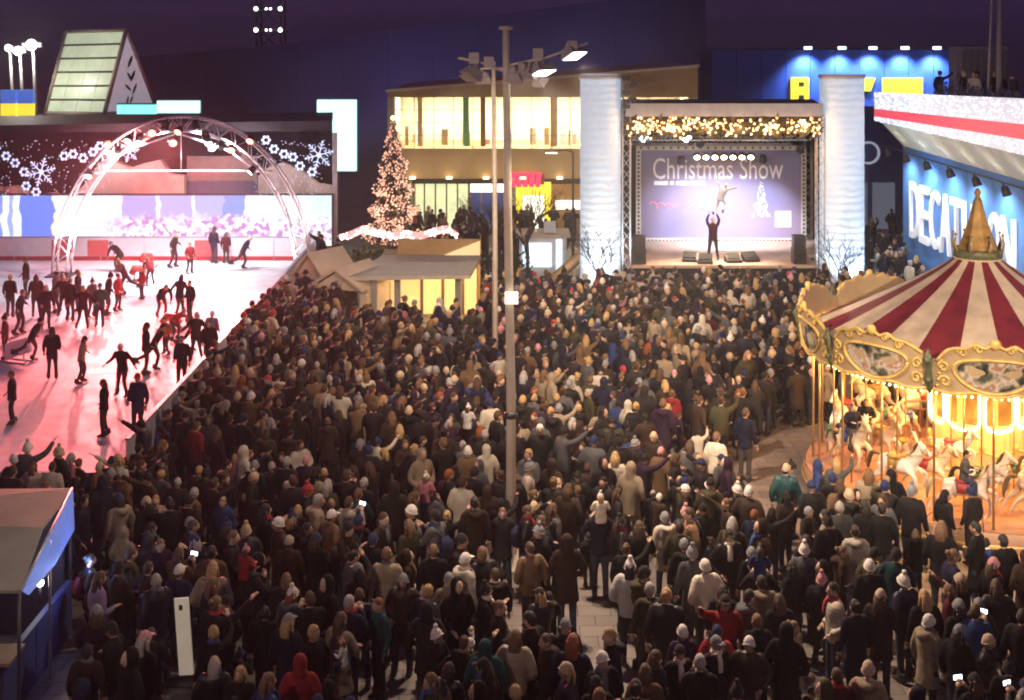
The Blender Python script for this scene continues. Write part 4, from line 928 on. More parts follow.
mane_me = mm_.mesh('mane', [mat('mane', (.2, .15, .1), .8, objcol=True)])
tl = MB(); limb(tl, [(-.45, 0, .12), (-.62, 0, .12), (-.72, 0, -.1), (-.74, 0, -.3)], [.03, .05, .055, .015], 4, 8); tail_me = tl.mesh('tail', [MATS['mane']])
sd_ = MB(); limb(sd_, [(-.17, 0, .2), (-.05, 0, .17), (.12, 0, .19)], [(.16, .05), (.17, .04), (.14, .05)], 3, 10, side=(0, 1, 0))
for s in (-1, 1): sd_.loft([(-.02, s*.15, .15), (-.02, s*.18, -.05)], [(.13, .015), (.1, .012)], 8, side=(1, 0, 0))
saddle_me = sd_.mesh('saddle', [mat('saddle', (.3, .05, .04), .5, objcol=True)])
bd = MB()
bd.loft([(.60, .075, .50), (.66, .062, .44), (.78, .05, .38)], .012, 5); bd.loft([(.60, -.075, .50), (.66, -.062, .44), (.78, -.05, .38)], .012, 5); bd.loft([(.70, .06, .48), (.70, 0, .53), (.70, -.06, .48)], .012, 5)
bd.loft([(.76, .05, .38), (.5, .12, .34), (.15, .12, .24)], .01, 4); bd.loft([(.76, -.05, .38), (.5, -.12, .34), (.15, -.12, .24)], .01, 4)
bridle_me = bd.mesh('bridle', [mat('bridle', (.5, .35, .08), .4, .5)])

# =================================================================== CAROUSEL
CX, CY = 10.8, 30.15
t = thing('carousel', 'vintage carousel with red and cream striped roof and golden boards', 'carousel', (CX, CY, 0)); CAR = t
wood = mat('carousel_floor', (.40, .20, .12), .45, var=.15, vscale=2)
red_c = mat('burgundy_canvas', (.22, .022, .035), .6, var=.3, vscale=2.5, bump=.3, bscale=5); cream_c = mat('cream_canvas', (.72, .58, .42), .6, var=.18, vscale=2.5, bump=.3, bscale=5)
gold = mat('gold_paint', (.74, .50, .15), .4, .1, var=.25, vscale=6); gold_d = mat('dull_gold', (.40, .30, .14), .5, .15, var=.3, vscale=8)
mat('cream_gold', (.75, .6, .36), .4, var=.15, vscale=5)
PR = 3.9
for i in range(20):                     # floor sectors
    a0, a1 = 2*pi*i/20+.003, 2*pi*(i+1)/20-.003
    ps = [(cos(a0)*1.0, sin(a0)*1.0), (cos(a0)*PR, sin(a0)*PR), (cos((a0+a1)/2)*PR*1.002, sin((a0+a1)/2)*PR*1.002), (cos(a1)*PR, sin(a1)*PR), (cos(a1)*1.0, sin(a1)*1.0)]
    MB().prism(ps, Matrix.Translation((0, 0, .38)), .06).build('floor_plank', wood, t)
MB().lathe([(PR+.04, .06), (PR+.05, .4), (PR+.02, .43)], 60).build('platform_edge', mat('edge_brown', (.42, .24, .14), .5), t)
MB().lathe([(PR+.07, .12), (PR+.09, .16), (PR+.07, .2)], 60).build('edge_trim', gold, t)
MB().lathe([(PR-.2, 0), (PR-.2, .37)], 40).build('undercarriage', black_case, t)
# roof
def canopy(rr): u = (rr-.42)/(3.75-.42); return 5.45-1.85*(u**.86)
prof = [(.42+(3.75-.42)*i/12, canopy(.42+(3.75-.42)*i/12)) for i in range(13)]
b = MB(); n = 96
b.lathe(prof, n, mif=lambda j: 0 if ((j+3)//4) % 2 == 0 else 1)
b.v = [(v[0], v[1], v[2]-(.0 if (i_ % n+3) % 4 == 0 else .05)*((i_//n)/12)-.015*sin(i_ % n*1.3)*((i_//n)/12)) for i_, v in enumerate(b.v)]
b.build('roof', [red_c, cream_c], t)
MB().lathe([(3.75, 3.59), (3.78, 3.52), (3.3, 3.42), (1.0, 3.40)], 48).build('ceiling', mat('carousel_ceiling', (.55, .38, .2), .5), t)
# crown finial
cr_ = MB(); cr_.lathe([(.0, 7.0), (.05, 6.95), (.09, 6.86), (.05, 6.78), (.1, 6.7), (.2, 6.3), (.36, 5.85), (.46, 5.6), (.46, 5.5)], 8, smooth=False); CRW = cr_.build('crown_cone', mat('crown_gold', (.45, .27, .08), .4, .2, var=.3, vscale=5), t)
MB().lathe([(.46, 5.36), (.55, 5.4), (.56, 5.55), (.50, 5.6), (.44, 5.58)], 24).build('crown_ring', mat('crown_green', (.16, .18, .09), .5, .2, var=.4, vscale=9), t)
MB().lathe([(.42, 5.28), (.54, 5.33), (.54, 5.39), (.46, 5.4)], 24).build('crown_base', mat('cream_gold'), t)
for k in range(8):
    a = 2*pi*k/8+.2; c = Vector((cos(a)*.54, sin(a)*.54, 5.55))
    q = MB(); q.loft([c, c+Vector((cos(a)*.05, sin(a)*.05, .18)), c+Vector((cos(a)*.02, sin(a)*.02, .34))], [(.09, .03), (.06, .025), (.01, .01)], 6, side=(-sin(a), cos(a), 0)); q.sph(c+Vector((cos(a)*.02, sin(a)*.02, .38)), .04, 6, 5); q.build('crown_leaf', gold_d, t)
# rounding boards
NB = 10; R0 = 4.0
def board_mesh():
    outl = []
    for i in range(41):
        u = -1+2*i/40; z = .66+.35*max(0, cos(u*pi/2))**.7+.05*cos(u*pi*6); z = z if abs(u) < .9 else .62+.03*cos(u*40)
        outl.append((u, z))
    low = [(-1+2*i/24, .0-.07*abs(sin((i/24)*pi*3))) for i in range(25)]
    return outl, low
outl, low = board_mesh(); half = pi/NB*.985
def bp3(u, z, off=0.0):
    a = u*half; rr = (R0+off)+.10*(z-.4)
    return Vector((sin(a)*rr, -cos(a)*rr, z))
def strip(pa, pb, off0, off1):
    vs = [bp3(u, z, off1) for u, z in pa]+[bp3(u, z, off1) for u, z in pb]+[bp3(u, z, off0) for u, z in pa]+[bp3(u, z, off0) for u, z in pb]
    n = len(pa); fs = []
    for i in range(n-1):
        fs += [(i, i+1, n+i+1, n+i), (2*n+i+1, 2*n+i, 3*n+i, 3*n+i+1), (i, 2*n+i, 2*n+i+1, i+1), (n+i, n+i+1, 3*n+i+1, 3*n+i)]
    fs += [(0, n, 3*n, 2*n), (n-1, 2*n+n-1, 3*n+n-1, n+n-1)]
    return MB().add(vs, fs)
lowi = [(u, -.07*abs(sin((u+1)/2*pi*3))) for u, z in outl]
base_me = strip(lowi, outl, -.05, 0).mesh('rounding_board', [mat('board_tan', (.44, .32, .18), .6, var=.1)])
# picture oval
pic = mat('painted_scene', (.3, .25, .15), .5)
ntp = pic.node_tree; Np = ntp.nodes; Lp = ntp.links; tcp = Np.new('ShaderNodeTexCoord'); vp = Np.new('ShaderNodeTexVoronoi'); vp.inputs['Scale'].default_value = 4.5
oi = Np.new('ShaderNodeObjectInfo'); ad_ = Np.new('ShaderNodeVectorMath'); Lp.new(tcp.outputs['Object'], ad_.inputs[0]); sc_ = Np.new('ShaderNodeMath'); sc_.operation = 'MULTIPLY'; sc_.inputs[1].default_value = 30; Lp.new(oi.outputs['Random'], sc_.inputs[0]); Lp.new(sc_.outputs[0], ad_.inputs[1])
nzp = Np.new('ShaderNodeTexNoise'); nzp.inputs['Scale'].default_value = 3.5; nzp.inputs['Detail'].default_value = 4; Lp.new(ad_.outputs[0], nzp.inputs['Vector']); crp = Np.new('ShaderNodeValToRGB')
ce = crp.color_ramp.elements; ce[0].position = .36; ce[0].color = (.015, .015, .02, 1); ce[1].position = .44; ce[1].color = (.08, .10, .06, 1)
for pos, c in ((.5, (.35, .28, .2, 1)), (.56, (.55, .5, .42, 1)), (.64, (.3, .13, .07, 1)), (.72, (.6, .55, .45, 1))): q = ce.new(pos); q.color = c
Lp.new(nzp.outputs['Fac'], crp.inputs[0]); Lp.new(crp.outputs[0], Np['Principled BSDF'].inputs['Base Color'])
pp = MB(); ring = [bp3(.58*cos(2*pi*i/28), .43+.3*sin(2*pi*i/28)+.06*cos(4*pi*i/28), .012) for i in range(28)]
pp.add([bp3(0, .43, .012)]+ring, [(0, 1+i, 1+(i+1) % 28) for i in range(28)]); pic_me = pp.mesh('painted_oval', [pic])
sc_b = MB()
def scroll(pts, r, n=3): sc_b.loft(bez([bp3(u, z, .02) for u, z in pts], n), r, 6)
sc_b.loft([bp3(.64*cos(2*pi*i/36), .43+.35*sin(2*pi*i/36)+.06*cos(4*pi*i/36), .02) for i in range(37)], .034, 6, side=(0, 1, 0))
scroll(outl[2:-2:3], .038); scroll([(u, z+.03) for u, z in lowi[::2]], .036)
for s in (-1, 1):
    for (u0, z0, r0) in ((.78, .2, .13), (.8, .5, .12), (.5, .83, .1), (.25, .93, .09)):
        pts = []
        for k in range(13):
            a = k/12*2*pi*1.25; rr = r0*(1-k/15); pts.append((s*(u0+rr*cos(a)*.8), z0+rr*sin(a)))
        scroll(pts, .028, 2)
    for k in range(5): c = bp3(s*(.9-.02*k), .1+.13*k, .03); sc_b.sph(c, .035, 6, 4)
c = bp3(0, 1.05, .02); sc_b.sph(c, (.12, .07, .12), 8, 6)
scroll_me = sc_b.mesh('gold_scrollwork', [gold])
sh = MB()                               # shield between two boards
sh.loft([bp3(1, -.1, .04), bp3(1, .1, .06), bp3(1, .4, .07), bp3(1, .6, .07), bp3(1, .85, .05)], [(.02, .02), (.11, .05), (.07, .05), (.13, .07), (.02, .02)], 10, side=(1, 0, 0))
sh.sph(bp3(1, .62, .12), (.085, .06, .085), 8, 6); sh.sph(bp3(1, .2, .11), (.06, .05, .06), 8, 6)
shield_me = sh.mesh('shield', [mat('shield_green', (.12, .13, .07), .5, .2, var=.5, vscale=10)])
bulb_c = mat('carousel_bulb', (1, .8, .4), .3, emit=(1, .62, .2), es=8, sample=False)
bl_ = MB()
for k in range(17): bl_.sph(bp3(-.95+1.9*k/16, -.1, -.1), .028, 5, 4)
bulbs_me = bl_.mesh('bulb_row', [bulb_c])
for k in range(NB):
    a = R(-15)+2*pi*k/NB
    bd_ = link('rounding_board', base_me, t, (0, 0, 3.24), (0, 0, a))
    for nm, me in (('painted_oval', pic_me), ('gold_scrollwork', scroll_me), ('shield', shield_me)): link(nm, me, bd_)
    tag(link('bulb_row', bulbs_me, bd_), kind='stuff')
# centre drum with mirrors, light tubes
drum = mat('drum_panel', (.72, .42, .16), .4, emit=(1, .5, .12), es=.3, var=.12)
tube_l = mat('light_tube', (1, .9, .6), .3, emit=(1, .78, .38), es=7)
MB().lathe([(1.0, .44), (1.0, 3.56)], 16, smooth=False).build('drum', drum, t)
for k in range(8):
    a = 2*pi*k/8+R(8)
    c = lambda da, z, rr=1.06: Vector((sin(a+da)*rr, -cos(a+da)*rr, z))
    MB().add([c(-.3, 1.75, 1.03), c(.3, 1.75, 1.03), c(.3, 3.1, 1.03), c(-.3, 3.1, 1.03)], [(0, 1, 2, 3)]).build('mirror', mat('mirror_gold', (.85, .6, .25), .15, .8), t)
    MB().loft([c(-.34, 3.2), c(-.34, 1.8), c(-.25, 1.66), c(0, 1.62), c(.25, 1.66), c(.34, 1.8), c(.34, 3.2)], .03, 6).build('light_tube', tube_l, t)
    MB().loft([c(-.39, 1.2), c(.0, 1.05, 1.1), c(.39, 1.2)], .035, 6).build('gilt_swag', gold, t)
    MB().sph(c(.39, 1.25), (.06, .06, .09), 8, 6).build('rosette', gold, t)
for k in range(6):
    a = 2*pi*k/6+.3; light('POINT', (sin(a)*2.2, -cos(a)*2.2, 3.2), 175, (1, .5, .16), None, t, .12)
    MB().sph((sin(a)*2.2, -cos(a)*2.2, 3.38), .07, 8, 6).build('ceiling_bulb', bulb_c, t)
# rim poles and horses
for k in range(20):
    a = 2*pi*k/20+R(3); MB().tube((sin(a)*3.72, -cos(a)*3.72, .44), (sin(a)*3.72, -cos(a)*3.72, 3.62), .028, 8).build('rim_pole', mat('brass', (.6, .42, .2), .3, .8), t)
hp = [(.75, .70, .60), (.62, .5, .42), (.78, .76, .74), (.5, .36, .26), (.7, .55, .38)]
sp_ = [(.3, .03, .03), (.05, .12, .05), (.04, .06, .2), (.35, .2, .04)]
horse_list = []
rh = random.Random(4)
for ring_r, cnt_, ph in ((3.25, 14, 3), (2.5, 12, 14), (1.75, 8, 5)):
    for k in range(cnt_):
        a = 2*pi*k/cnt_+R(ph)+rh.uniform(-.04, .04); z = 1.25+.22*sin(k*2.1+ph); pos = Vector((sin(a)*ring_r, -cos(a)*ring_r, z))
        h = link('carousel_horse', horse_me, t, pos, (0, 0, a)); h.color = (*hp[(k+ph) % 5], 1); s_ = 1.0 if ring_r > 3 else (.88 if ring_r > 2 else .78); h.scale = (s_, s_, s_)
        q = link('mane', mane_me, h); q.color = ((.12, .07, .03, 1), (.5, .4, .25, 1), (.03, .03, .03, 1))[k % 3]; q2 = link('tail', tail_me, h); q2.color = q.color
        q = link('saddle', saddle_me, h); q.color = (*sp_[(k+ph) % 4], 1); link('bridle', bridle_me, h)
        MB().tube((0, 0, (.44-z)/s_), (0, 0, (3.6-z)/s_), .022, 8).build('horse_pole', MATS['brass'], h)
        horse_list.append((pos+Vector((CX, CY, 0)), a, s_))
# access step
MB().bb(-1.2, .6, -PR-.75, -PR-.1, 0, .2).build('step', wood, t)

# =================================================================== LAMP POSTS
post_m = mat('lamp_post_paint', (.62, .54, .44), .5)
white_lens = mat('floodlight_face', (1, .97, .9), .3, emit=(1, .95, .85), es=5, sample=False)
def head(t, c, aim, w, hgt, lit=True, e=0, spot=90, col=(1, .76, .55)):
    c = Vector(c); q = Vector(aim).normalized().to_track_quat('-Z', 'Y'); M = Matrix.Translation(c) @ q.to_matrix().to_4x4()
    b = MB(); b.add([M @ Vector(v) for v in ((-w/2, -hgt/2, 0), (w/2, -hgt/2, 0), (w/2, hgt/2, 0), (-w/2, hgt/2, 0), (-w*.32, -hgt*.3, .2), (w*.32, -hgt*.3, .2), (w*.32, hgt*.3, .2), (-w*.32, hgt*.3, .2))],
        [(3, 2, 1, 0), (4, 5, 6, 7), (0, 1, 5, 4), (1, 2, 6, 5), (2, 3, 7, 6), (3, 0, 4, 7)])
    o = b.build('lamp_head', mat('lamp_head_grey', (.38, .34, .36), .5), t)
    b = MB(); b.add([M @ Vector(v) for v in ((-w*.44, -hgt*.42, -.012), (w*.44, -hgt*.42, -.012), (w*.44, hgt*.42, -.012), (-w*.44, hgt*.42, -.012))], [(3, 2, 1, 0)])
    b.build('lamp_face', white_lens if lit else mat('dead_face', (.5, .48, .45), .2), o)
    MB().sph(M @ Vector((0, 0, .22)), (.09, .09, .1), 8, 6).build('ballast', MATS['lamp_head_grey'], o)
    if e: 
        l = light('SPOT', c+Vector(aim).normalized()*.06, e, col, c+Vector(aim), None, .15, spot, .6, 'flood_beam'); l.parent = t
Y1 = 25.6
t = thing('lamp_post', 'tall near lamp post with floodlights, rising from the middle of the crowd', 'lamp post', (ax(511, Y1), Y1, 0), 0, 'lamp posts'); LP1 = t
ztop = az(29, Y1)
MB().loft([(0, 0, 0), (0, 0, 3.5), (-.06, 0, 7), (-.1, 0, ztop)], [.105, .09, .08, .07], 12).build('post', post_m, t)
MB().lathe([(.2, 0), (.2, .04), (.16, .05), (.15, .5), (.12, .52)], 14).build('base_flange', post_m, t)
MB().lathe([(.12, ztop-.02), (.14, ztop), (.14, ztop+.05), (.001, ztop+.07)], 12, (-.1, 0, 0)).build('cap', post_m, t)
L_ = lambda px, py, Y: at(px, py, Y)-Vector((ax(511, Y1), Y1, 0))
MB().loft([L_(505, 66, Y1), L_(545, 58, Y1), L_(588, 43, Y1)], .03, 6).build('cross_arm', post_m, t)
MB().loft([L_(505, 72, Y1), L_(480, 62, Y1), L_(458, 58, Y1)], .03, 6).build('cross_arm', post_m, t)
for px, py, aim, w, e in ((575, 56, (.45, -.3, -.85), .6, 2200), (543, 73, (.3, -.25, -.85), .6, 2200), (526, 72, (.35, 1, -.6), .4, 3400), (514, 77, (.1, .8, -.7), .36, 2300), (470, 77, (-.6, -.3, -.9), .5, 900)):
    head(t, L_(px, py, Y1)+Vector((0, .05, 0)), aim, w, .34, px > 500, e)
    MB().tube(L_(px, py-3, Y1)+Vector((0, .05, .12)), L_(px, py-11, Y1), .02, 5).build('bracket', post_m, t)
for px, py in ((572, 46), (538, 54), (474, 58), (489, 62)): MB().box(L_(px, py, Y1), (.2, .2, .22)).build('ballast_box', MATS['lamp_head_grey'], t)
MB().bb(-.12, .14, -.2, -.1, az(302, Y1), az(291, Y1)).build('post_flood_box', mat('lit_box', (.9, .85, .75), .4, emit=(1, .9, .75), es=.9), t)  # small lit floodlight box on the post
MB().lathe([(.115, 3.0), (.135, 3.02), (.135, 3.1), (.11, 3.12)], 12).build('clamp_ring', steel_dk, t)
Y2 = 38.0
t = thing('lamp_post', 'thinner far lamp post with floodlights just left of the near lamp post', 'lamp post', (ax(495, Y2), Y2, 0), 0, 'lamp posts')
zt2 = az(62, Y2)
MB().loft([(0, 0, 0), (0, 0, 5), (-.05, 0, zt2)], [.09, .075, .06], 12).build('post', post_m, t)
MB().lathe([(.2, 0), (.2, .04), (.14, .06), (.12, .4)], 14).build('base_flange', post_m, t)
L2 = lambda px, py, Y: at(px, py, Y)-Vector((ax(495, Y2), Y2, 0))
MB().loft([L2(462, 70, Y2), L2(495, 68, Y2), L2(548, 74, Y2)], .035, 6).build('cross_arm', post_m, t)
for px, py, aim, e in ((466, 79, (-.5, -.3, -.8), 650), (482, 80, (-.3, .6, -.7), 1000), (541, 83, (.6, .5, -.7), 2000)):
    head(t, L2(px, py, Y2)+Vector((0, .05, 0)), aim, .5, .34, px > 475, e)
    MB().tube(L2(px, py-3, Y2)+Vector((0, .05, .1)), L2(px, py-10, Y2), .02, 5).build('bracket', post_m, t)

for px3, py3, lab, aims in ((-8.6, 11.0, 'lamp post outside the picture, left of the viewpoint', (((.75, .85, -.62), 280), ((.1, 1, -.75), 420), ((.58, 1, -.3), 2400, 42))), (9.6, 12.0, 'lamp post outside the picture, right of the viewpoint', (((.06, 1, -.37), 8000, 45), ((-.55, .9, -.62), 260)))):  # unseen posts added to light the foreground, the near pole and the carousel
    t = thing('lamp_post', lab, 'lamp post', (px3, py3, 0), 0, 'lamp posts')
    MB().loft([(0, 0, 0), (0, 0, 5), (0, 0, 10.4)], [.125, .105, .08], 12).build('post', post_m, t)
    MB().loft([(-.9, 0, 9.9), (.9, 0, 9.9)], .035, 6).build('cross_arm', post_m, t)
    for k, (aim, e, *cone) in enumerate(aims): head(t, (-.7+.7*k, .1, 9.7), aim, .56, .34, True, e, cone[0] if cone else 90)
# =================================================================== DARK KIOSK TENT (bottom left) AND WHITE BOARD
t = thing('kiosk_tent', 'dark kiosk tent with grey roof and blue lit side flap at bottom left', 'kiosk', (0, 0, 0))
fr_, nr_ = at(72, 488, 23.0), at(21, 590, 19.6)
fl_, nl_ = Vector((-12.5, 23.0, fr_.z-.05)), Vector((-12.3, 19.6, nr_.z-.05)) 
roof_t = mat('kiosk_grey_roof', (.32, .31, .25), .6, var=.15, vscale=1.5, bump=.3, bscale=5)
mid = lambda a, b: (a+b)/2
rd = mid(fr_, nr_)+Vector((-.1, 0, .12)); ld = mid(fl_, nl_)+Vector((0, 0, .3))
for P in ((fl_, fr_, rd, ld), (ld, rd, nr_, nl_)):
    MB().add(list(P)+[v-Vector((0, 0, .05)) for v in P], [(3, 2, 1, 0), (4, 5, 6, 7), (0, 1, 5, 4), (2, 3, 7, 6), (1, 2, 6, 5), (3, 0, 4, 7)]).build('roof_slope', roof_t, t)
fv = fr_+Vector((.06, -.05, -.72)); 
flap = [fr_+Vector((.02, 0, -.01)), nr_+Vector((.02, 0, -.01)), nr_+Vector((.05, .2, -.16)), mid(fr_, nr_)+Vector((.1, 0, -.5)), fv]
MB().add(flap+[v+Vector((-.03, 0, 0)) for v in flap], [(4, 3, 2, 1, 0), (5, 6, 7, 8, 9)]+[(i, (i+1) % 5, (i+1) % 5+5, i+5) for i in range(5)]).build('side_flap', mat('blue_flap', (.12, .2, .6), .5, emit=(.2, .32, .95), es=.22), t)  # blue light on the flap put in as a faint glow
for q in (fr_, nr_): MB().tube((q.x-.03, q.y, 0), (q.x-.03, q.y, q.z-.06), .03, 6).build('pole', steel_dk, t)
MB().tube((at(50, 560, 21.3).x, 21.3, 0), (at(50, 560, 21.3).x, 21.3, rd.z-.2), .025, 6).build('pole', steel, t)
MB().tube(fr_, nr_, .025, 6).build('eave_bar', steel, t)
MB().bb(-12.4, -7.75, 19.7, 19.78, 0, 1.0).build('counter_front', mat('kiosk_dark', (.03, .03, .06), .6), t)
MB().bb(-7.85, -7.75, 19.8, 22.9, 0, .95).build('counter_side', mat('kiosk_blue_side', (.04, .06, .2), .6), t)
MB().bb(-12.4, -7.6, 19.65, 20.3, 1.001, 1.05).build('counter_top', mat('counter_wood', (.25, .18, .12), .5), t)
MB().bb(-12.4, -7.9, 22.85, 22.95, 0, 2.2).build('back_wall', mat('kiosk_dark'), t)
MB().sph((-7.95, 21.9, 1.32), .06, 10, 8).build('lamp_bulb', lens_white, t); light('POINT', (-8.05, 21.8, 1.45), 6, (1, .8, .6), None, t, .06)
MB().tube((-7.95, 21.9, .95), (-7.95, 21.9, 1.27), .02, 6).build('lamp_stem', steel_dk, t)
light('POINT', (-7.3, 22.3, 1.5), 9, (.25, .4, 1), None, t, .05)
for k, (x_, y_, c_) in enumerate(((-8.3, 19.95, (.55, .2, .04)), (-8.75, 20.0, (.4, .28, .1)), (-9.2, 19.9, (.25, .05, .04)))):
    t = thing('goods_crate', 'small %s goods crate on the kiosk counter' % ('orange', 'tan', 'dark red')[k], 'crate', (x_, y_, 1.051), rng.uniform(-.3, .3), 'crates on the kiosk counter')
    MB().box((0, 0, .02), (.34, .26, .03)).build('base', mat('crate_wood', (.35, .24, .13), .7), t)
    for s in (-1, 1): MB().box((0, s*.125, .08), (.34, .012, .12)).build('side', MATS['crate_wood'], t); MB().box((s*.165, 0, .08), (.012, .236, .12)).build('end', MATS['crate_wood'], t)
    q = MB()
    for j in range(9): q.sph((rng.uniform(-.11, .11), rng.uniform(-.07, .07), .1+rng.uniform(0, .05)), .05, 8, 6)
    tag(q.build('fruit', mat('fruit_%d' % k, c_, .5), t), kind='stuff')
Yq = 21.2
t = thing('white_signboard', 'narrow tall white signboard leaning at lower left of the crowd', 'signboard', (ax(184, Yq), Yq, 0))
z0, z1 = az(677, Yq)+.04, az(598, Yq)
MB().box((0, 0, (z0+z1)/2), (.23, .05, z1-z0), M=Matrix.Rotation(R(-4), 3, 'Y')).build('board', mat('signboard_white', (.8, .72, .6), .5, emit=(1, .85, .65), es=.12), t)
MB().bb(-.3, .3, -.2, .2, 0, .03).build('foot_plate', steel_dk, t); MB().bb(-.07, -.02, -.05, -.03, z1-.18, z1-.1).build('printed_mark', black_case, t)
# =================================================================== PEOPLE
skin_m = mat('skin', (.5, .32, .24), .5, objcol=True, var=.05); eye_m = mat('eye', (.02, .015, .01), .2); lip_m = mat('lip', (.35, .12, .1), .5)
cloth_m = mat('coat_cloth', (.1, .1, .1), .75, objcol=True, var=.28, vscale=6, bump=1.0, bscale=7, spec=.15)
puff_m = mat('puffer_cloth', (.1, .1, .1), .45, objcol=True, var=.12, vscale=5, spec=.3)
ntq = puff_m.node_tree; wq = ntq.nodes.new('ShaderNodeTexWave'); wq.bands_direction = 'Z'; wq.inputs['Scale'].default_value = 5.0; wq.inputs['Distortion'].default_value = 1.0
tcq = ntq.nodes.new('ShaderNodeTexCoord'); ntq.links.new(tcq.outputs['Object'], wq.inputs['Vector']); bq = ntq.nodes.new('ShaderNodeBump'); bq.inputs['Strength'].default_value = .14; bq.inputs['Distance'].default_value = .015
ntq.links.new(wq.outputs['Fac'], bq.inputs['Height']); ntq.links.new(bq.outputs['Normal'], ntq.nodes['Principled BSDF'].inputs['Normal'])
trou_m = mat('trouser_cloth', (.05, .05, .07), .8, objcol=True, var=.15, vscale=6, bump=.4, bscale=9); shoe_m = mat('shoe', (.02, .018, .016), .5)
hair_m = mat('hair', (.05, .03, .02), .6, objcol=True, var=.3, vscale=25, bump=.6, bscale=60); wool_m = mat('wool', (.3, .3, .3), .9, objcol=True, var=.15, vscale=30, bump=.7, bscale=45)
blade_m = mat('skate_blade', (.6, .6, .65), .25, .9)

def head_mesh(mb):
    nu, nv = 20, 14; c = Vector((0, 0, 0)); vs = []
    for i in range(nv+1):
        th = pi*i/nv
        for j in range(nu):
            a = 2*pi*j/nu
            x, y, z = sin(th)*cos(a), sin(th)*sin(a), -cos(th)
            k = 1-.22*max(0, -z)**1.3; X = x*.077*k; Y = y*.097*(1-.10*max(0, -z)); Z = z*.122
            if y > 0:
                g = lambda x0, z0, sx, sz: math.exp(-((X-x0)/sx)**2-((Z-z0)/sz)**2)
                Y += .026*g(0, -.022, .013, .02)+.012*g(0, .005, .01, .03)-.010*g(.03, .008, .018, .014)-.010*g(-.03, .008, .018, .014)+.006*g(0, .035, .05, .012)+.007*g(0, -.066, .024, .01)+.012*g(0, -.1, .025, .018)
            vs.append((X, Y, Z))
    fs = []
    for i in range(nv):
        for j in range(nu): a = i*nu+j; b = i*nu+(j+1) % nu; fs.append((a, b, b+nu, a+nu))
    mb.add(vs, fs, 0, True)
    for s in (-1, 1):
        mb.sph((s*.079, -.005, -.005), (.012, .024, .034), 8, 6, 0)
        mb.sph((s*.030, .081, .008), (.011, .006, .007), 8, 6, 1)
    mb.sph((0, .083, -.066), (.024, .010, .008), 8, 5, 2)
def hand(mb, wrist, d, s, curl=.5):
    d = d.normalized(); up = Vector((0, 0, 1)) if abs(d.z) < .85 else Vector((0, 1, 0)); sd_ = d.cross(up).normalized(); nrm = sd_.cross(d)
    c = wrist+d*.045; mb.loft([wrist-d*.01, wrist+d*.03, wrist+d*.085], [(.024, .018), (.036, .016), (.034, .013)], 8, side=sd_)
    for k, (o, l) in enumerate(((-.026, .062), (-.009, .075), (.009, .07), (.026, .055))):
        b0 = wrist+d*.08+sd_*o; m_ = b0+d*l*.55-nrm*l*.12*curl; e = m_+d*l*.38-nrm*l*.4*curl
        mb.loft([b0, m_, e], [.0085, .008, .006], 5)
    b0 = wrist+d*.025+sd_*.03*s; m_ = b0+d*.03+sd_*.028*s-nrm*.008; mb.loft([b0, m_, m_+d*.032-nrm*.012], [.011, .01, .007], 5)

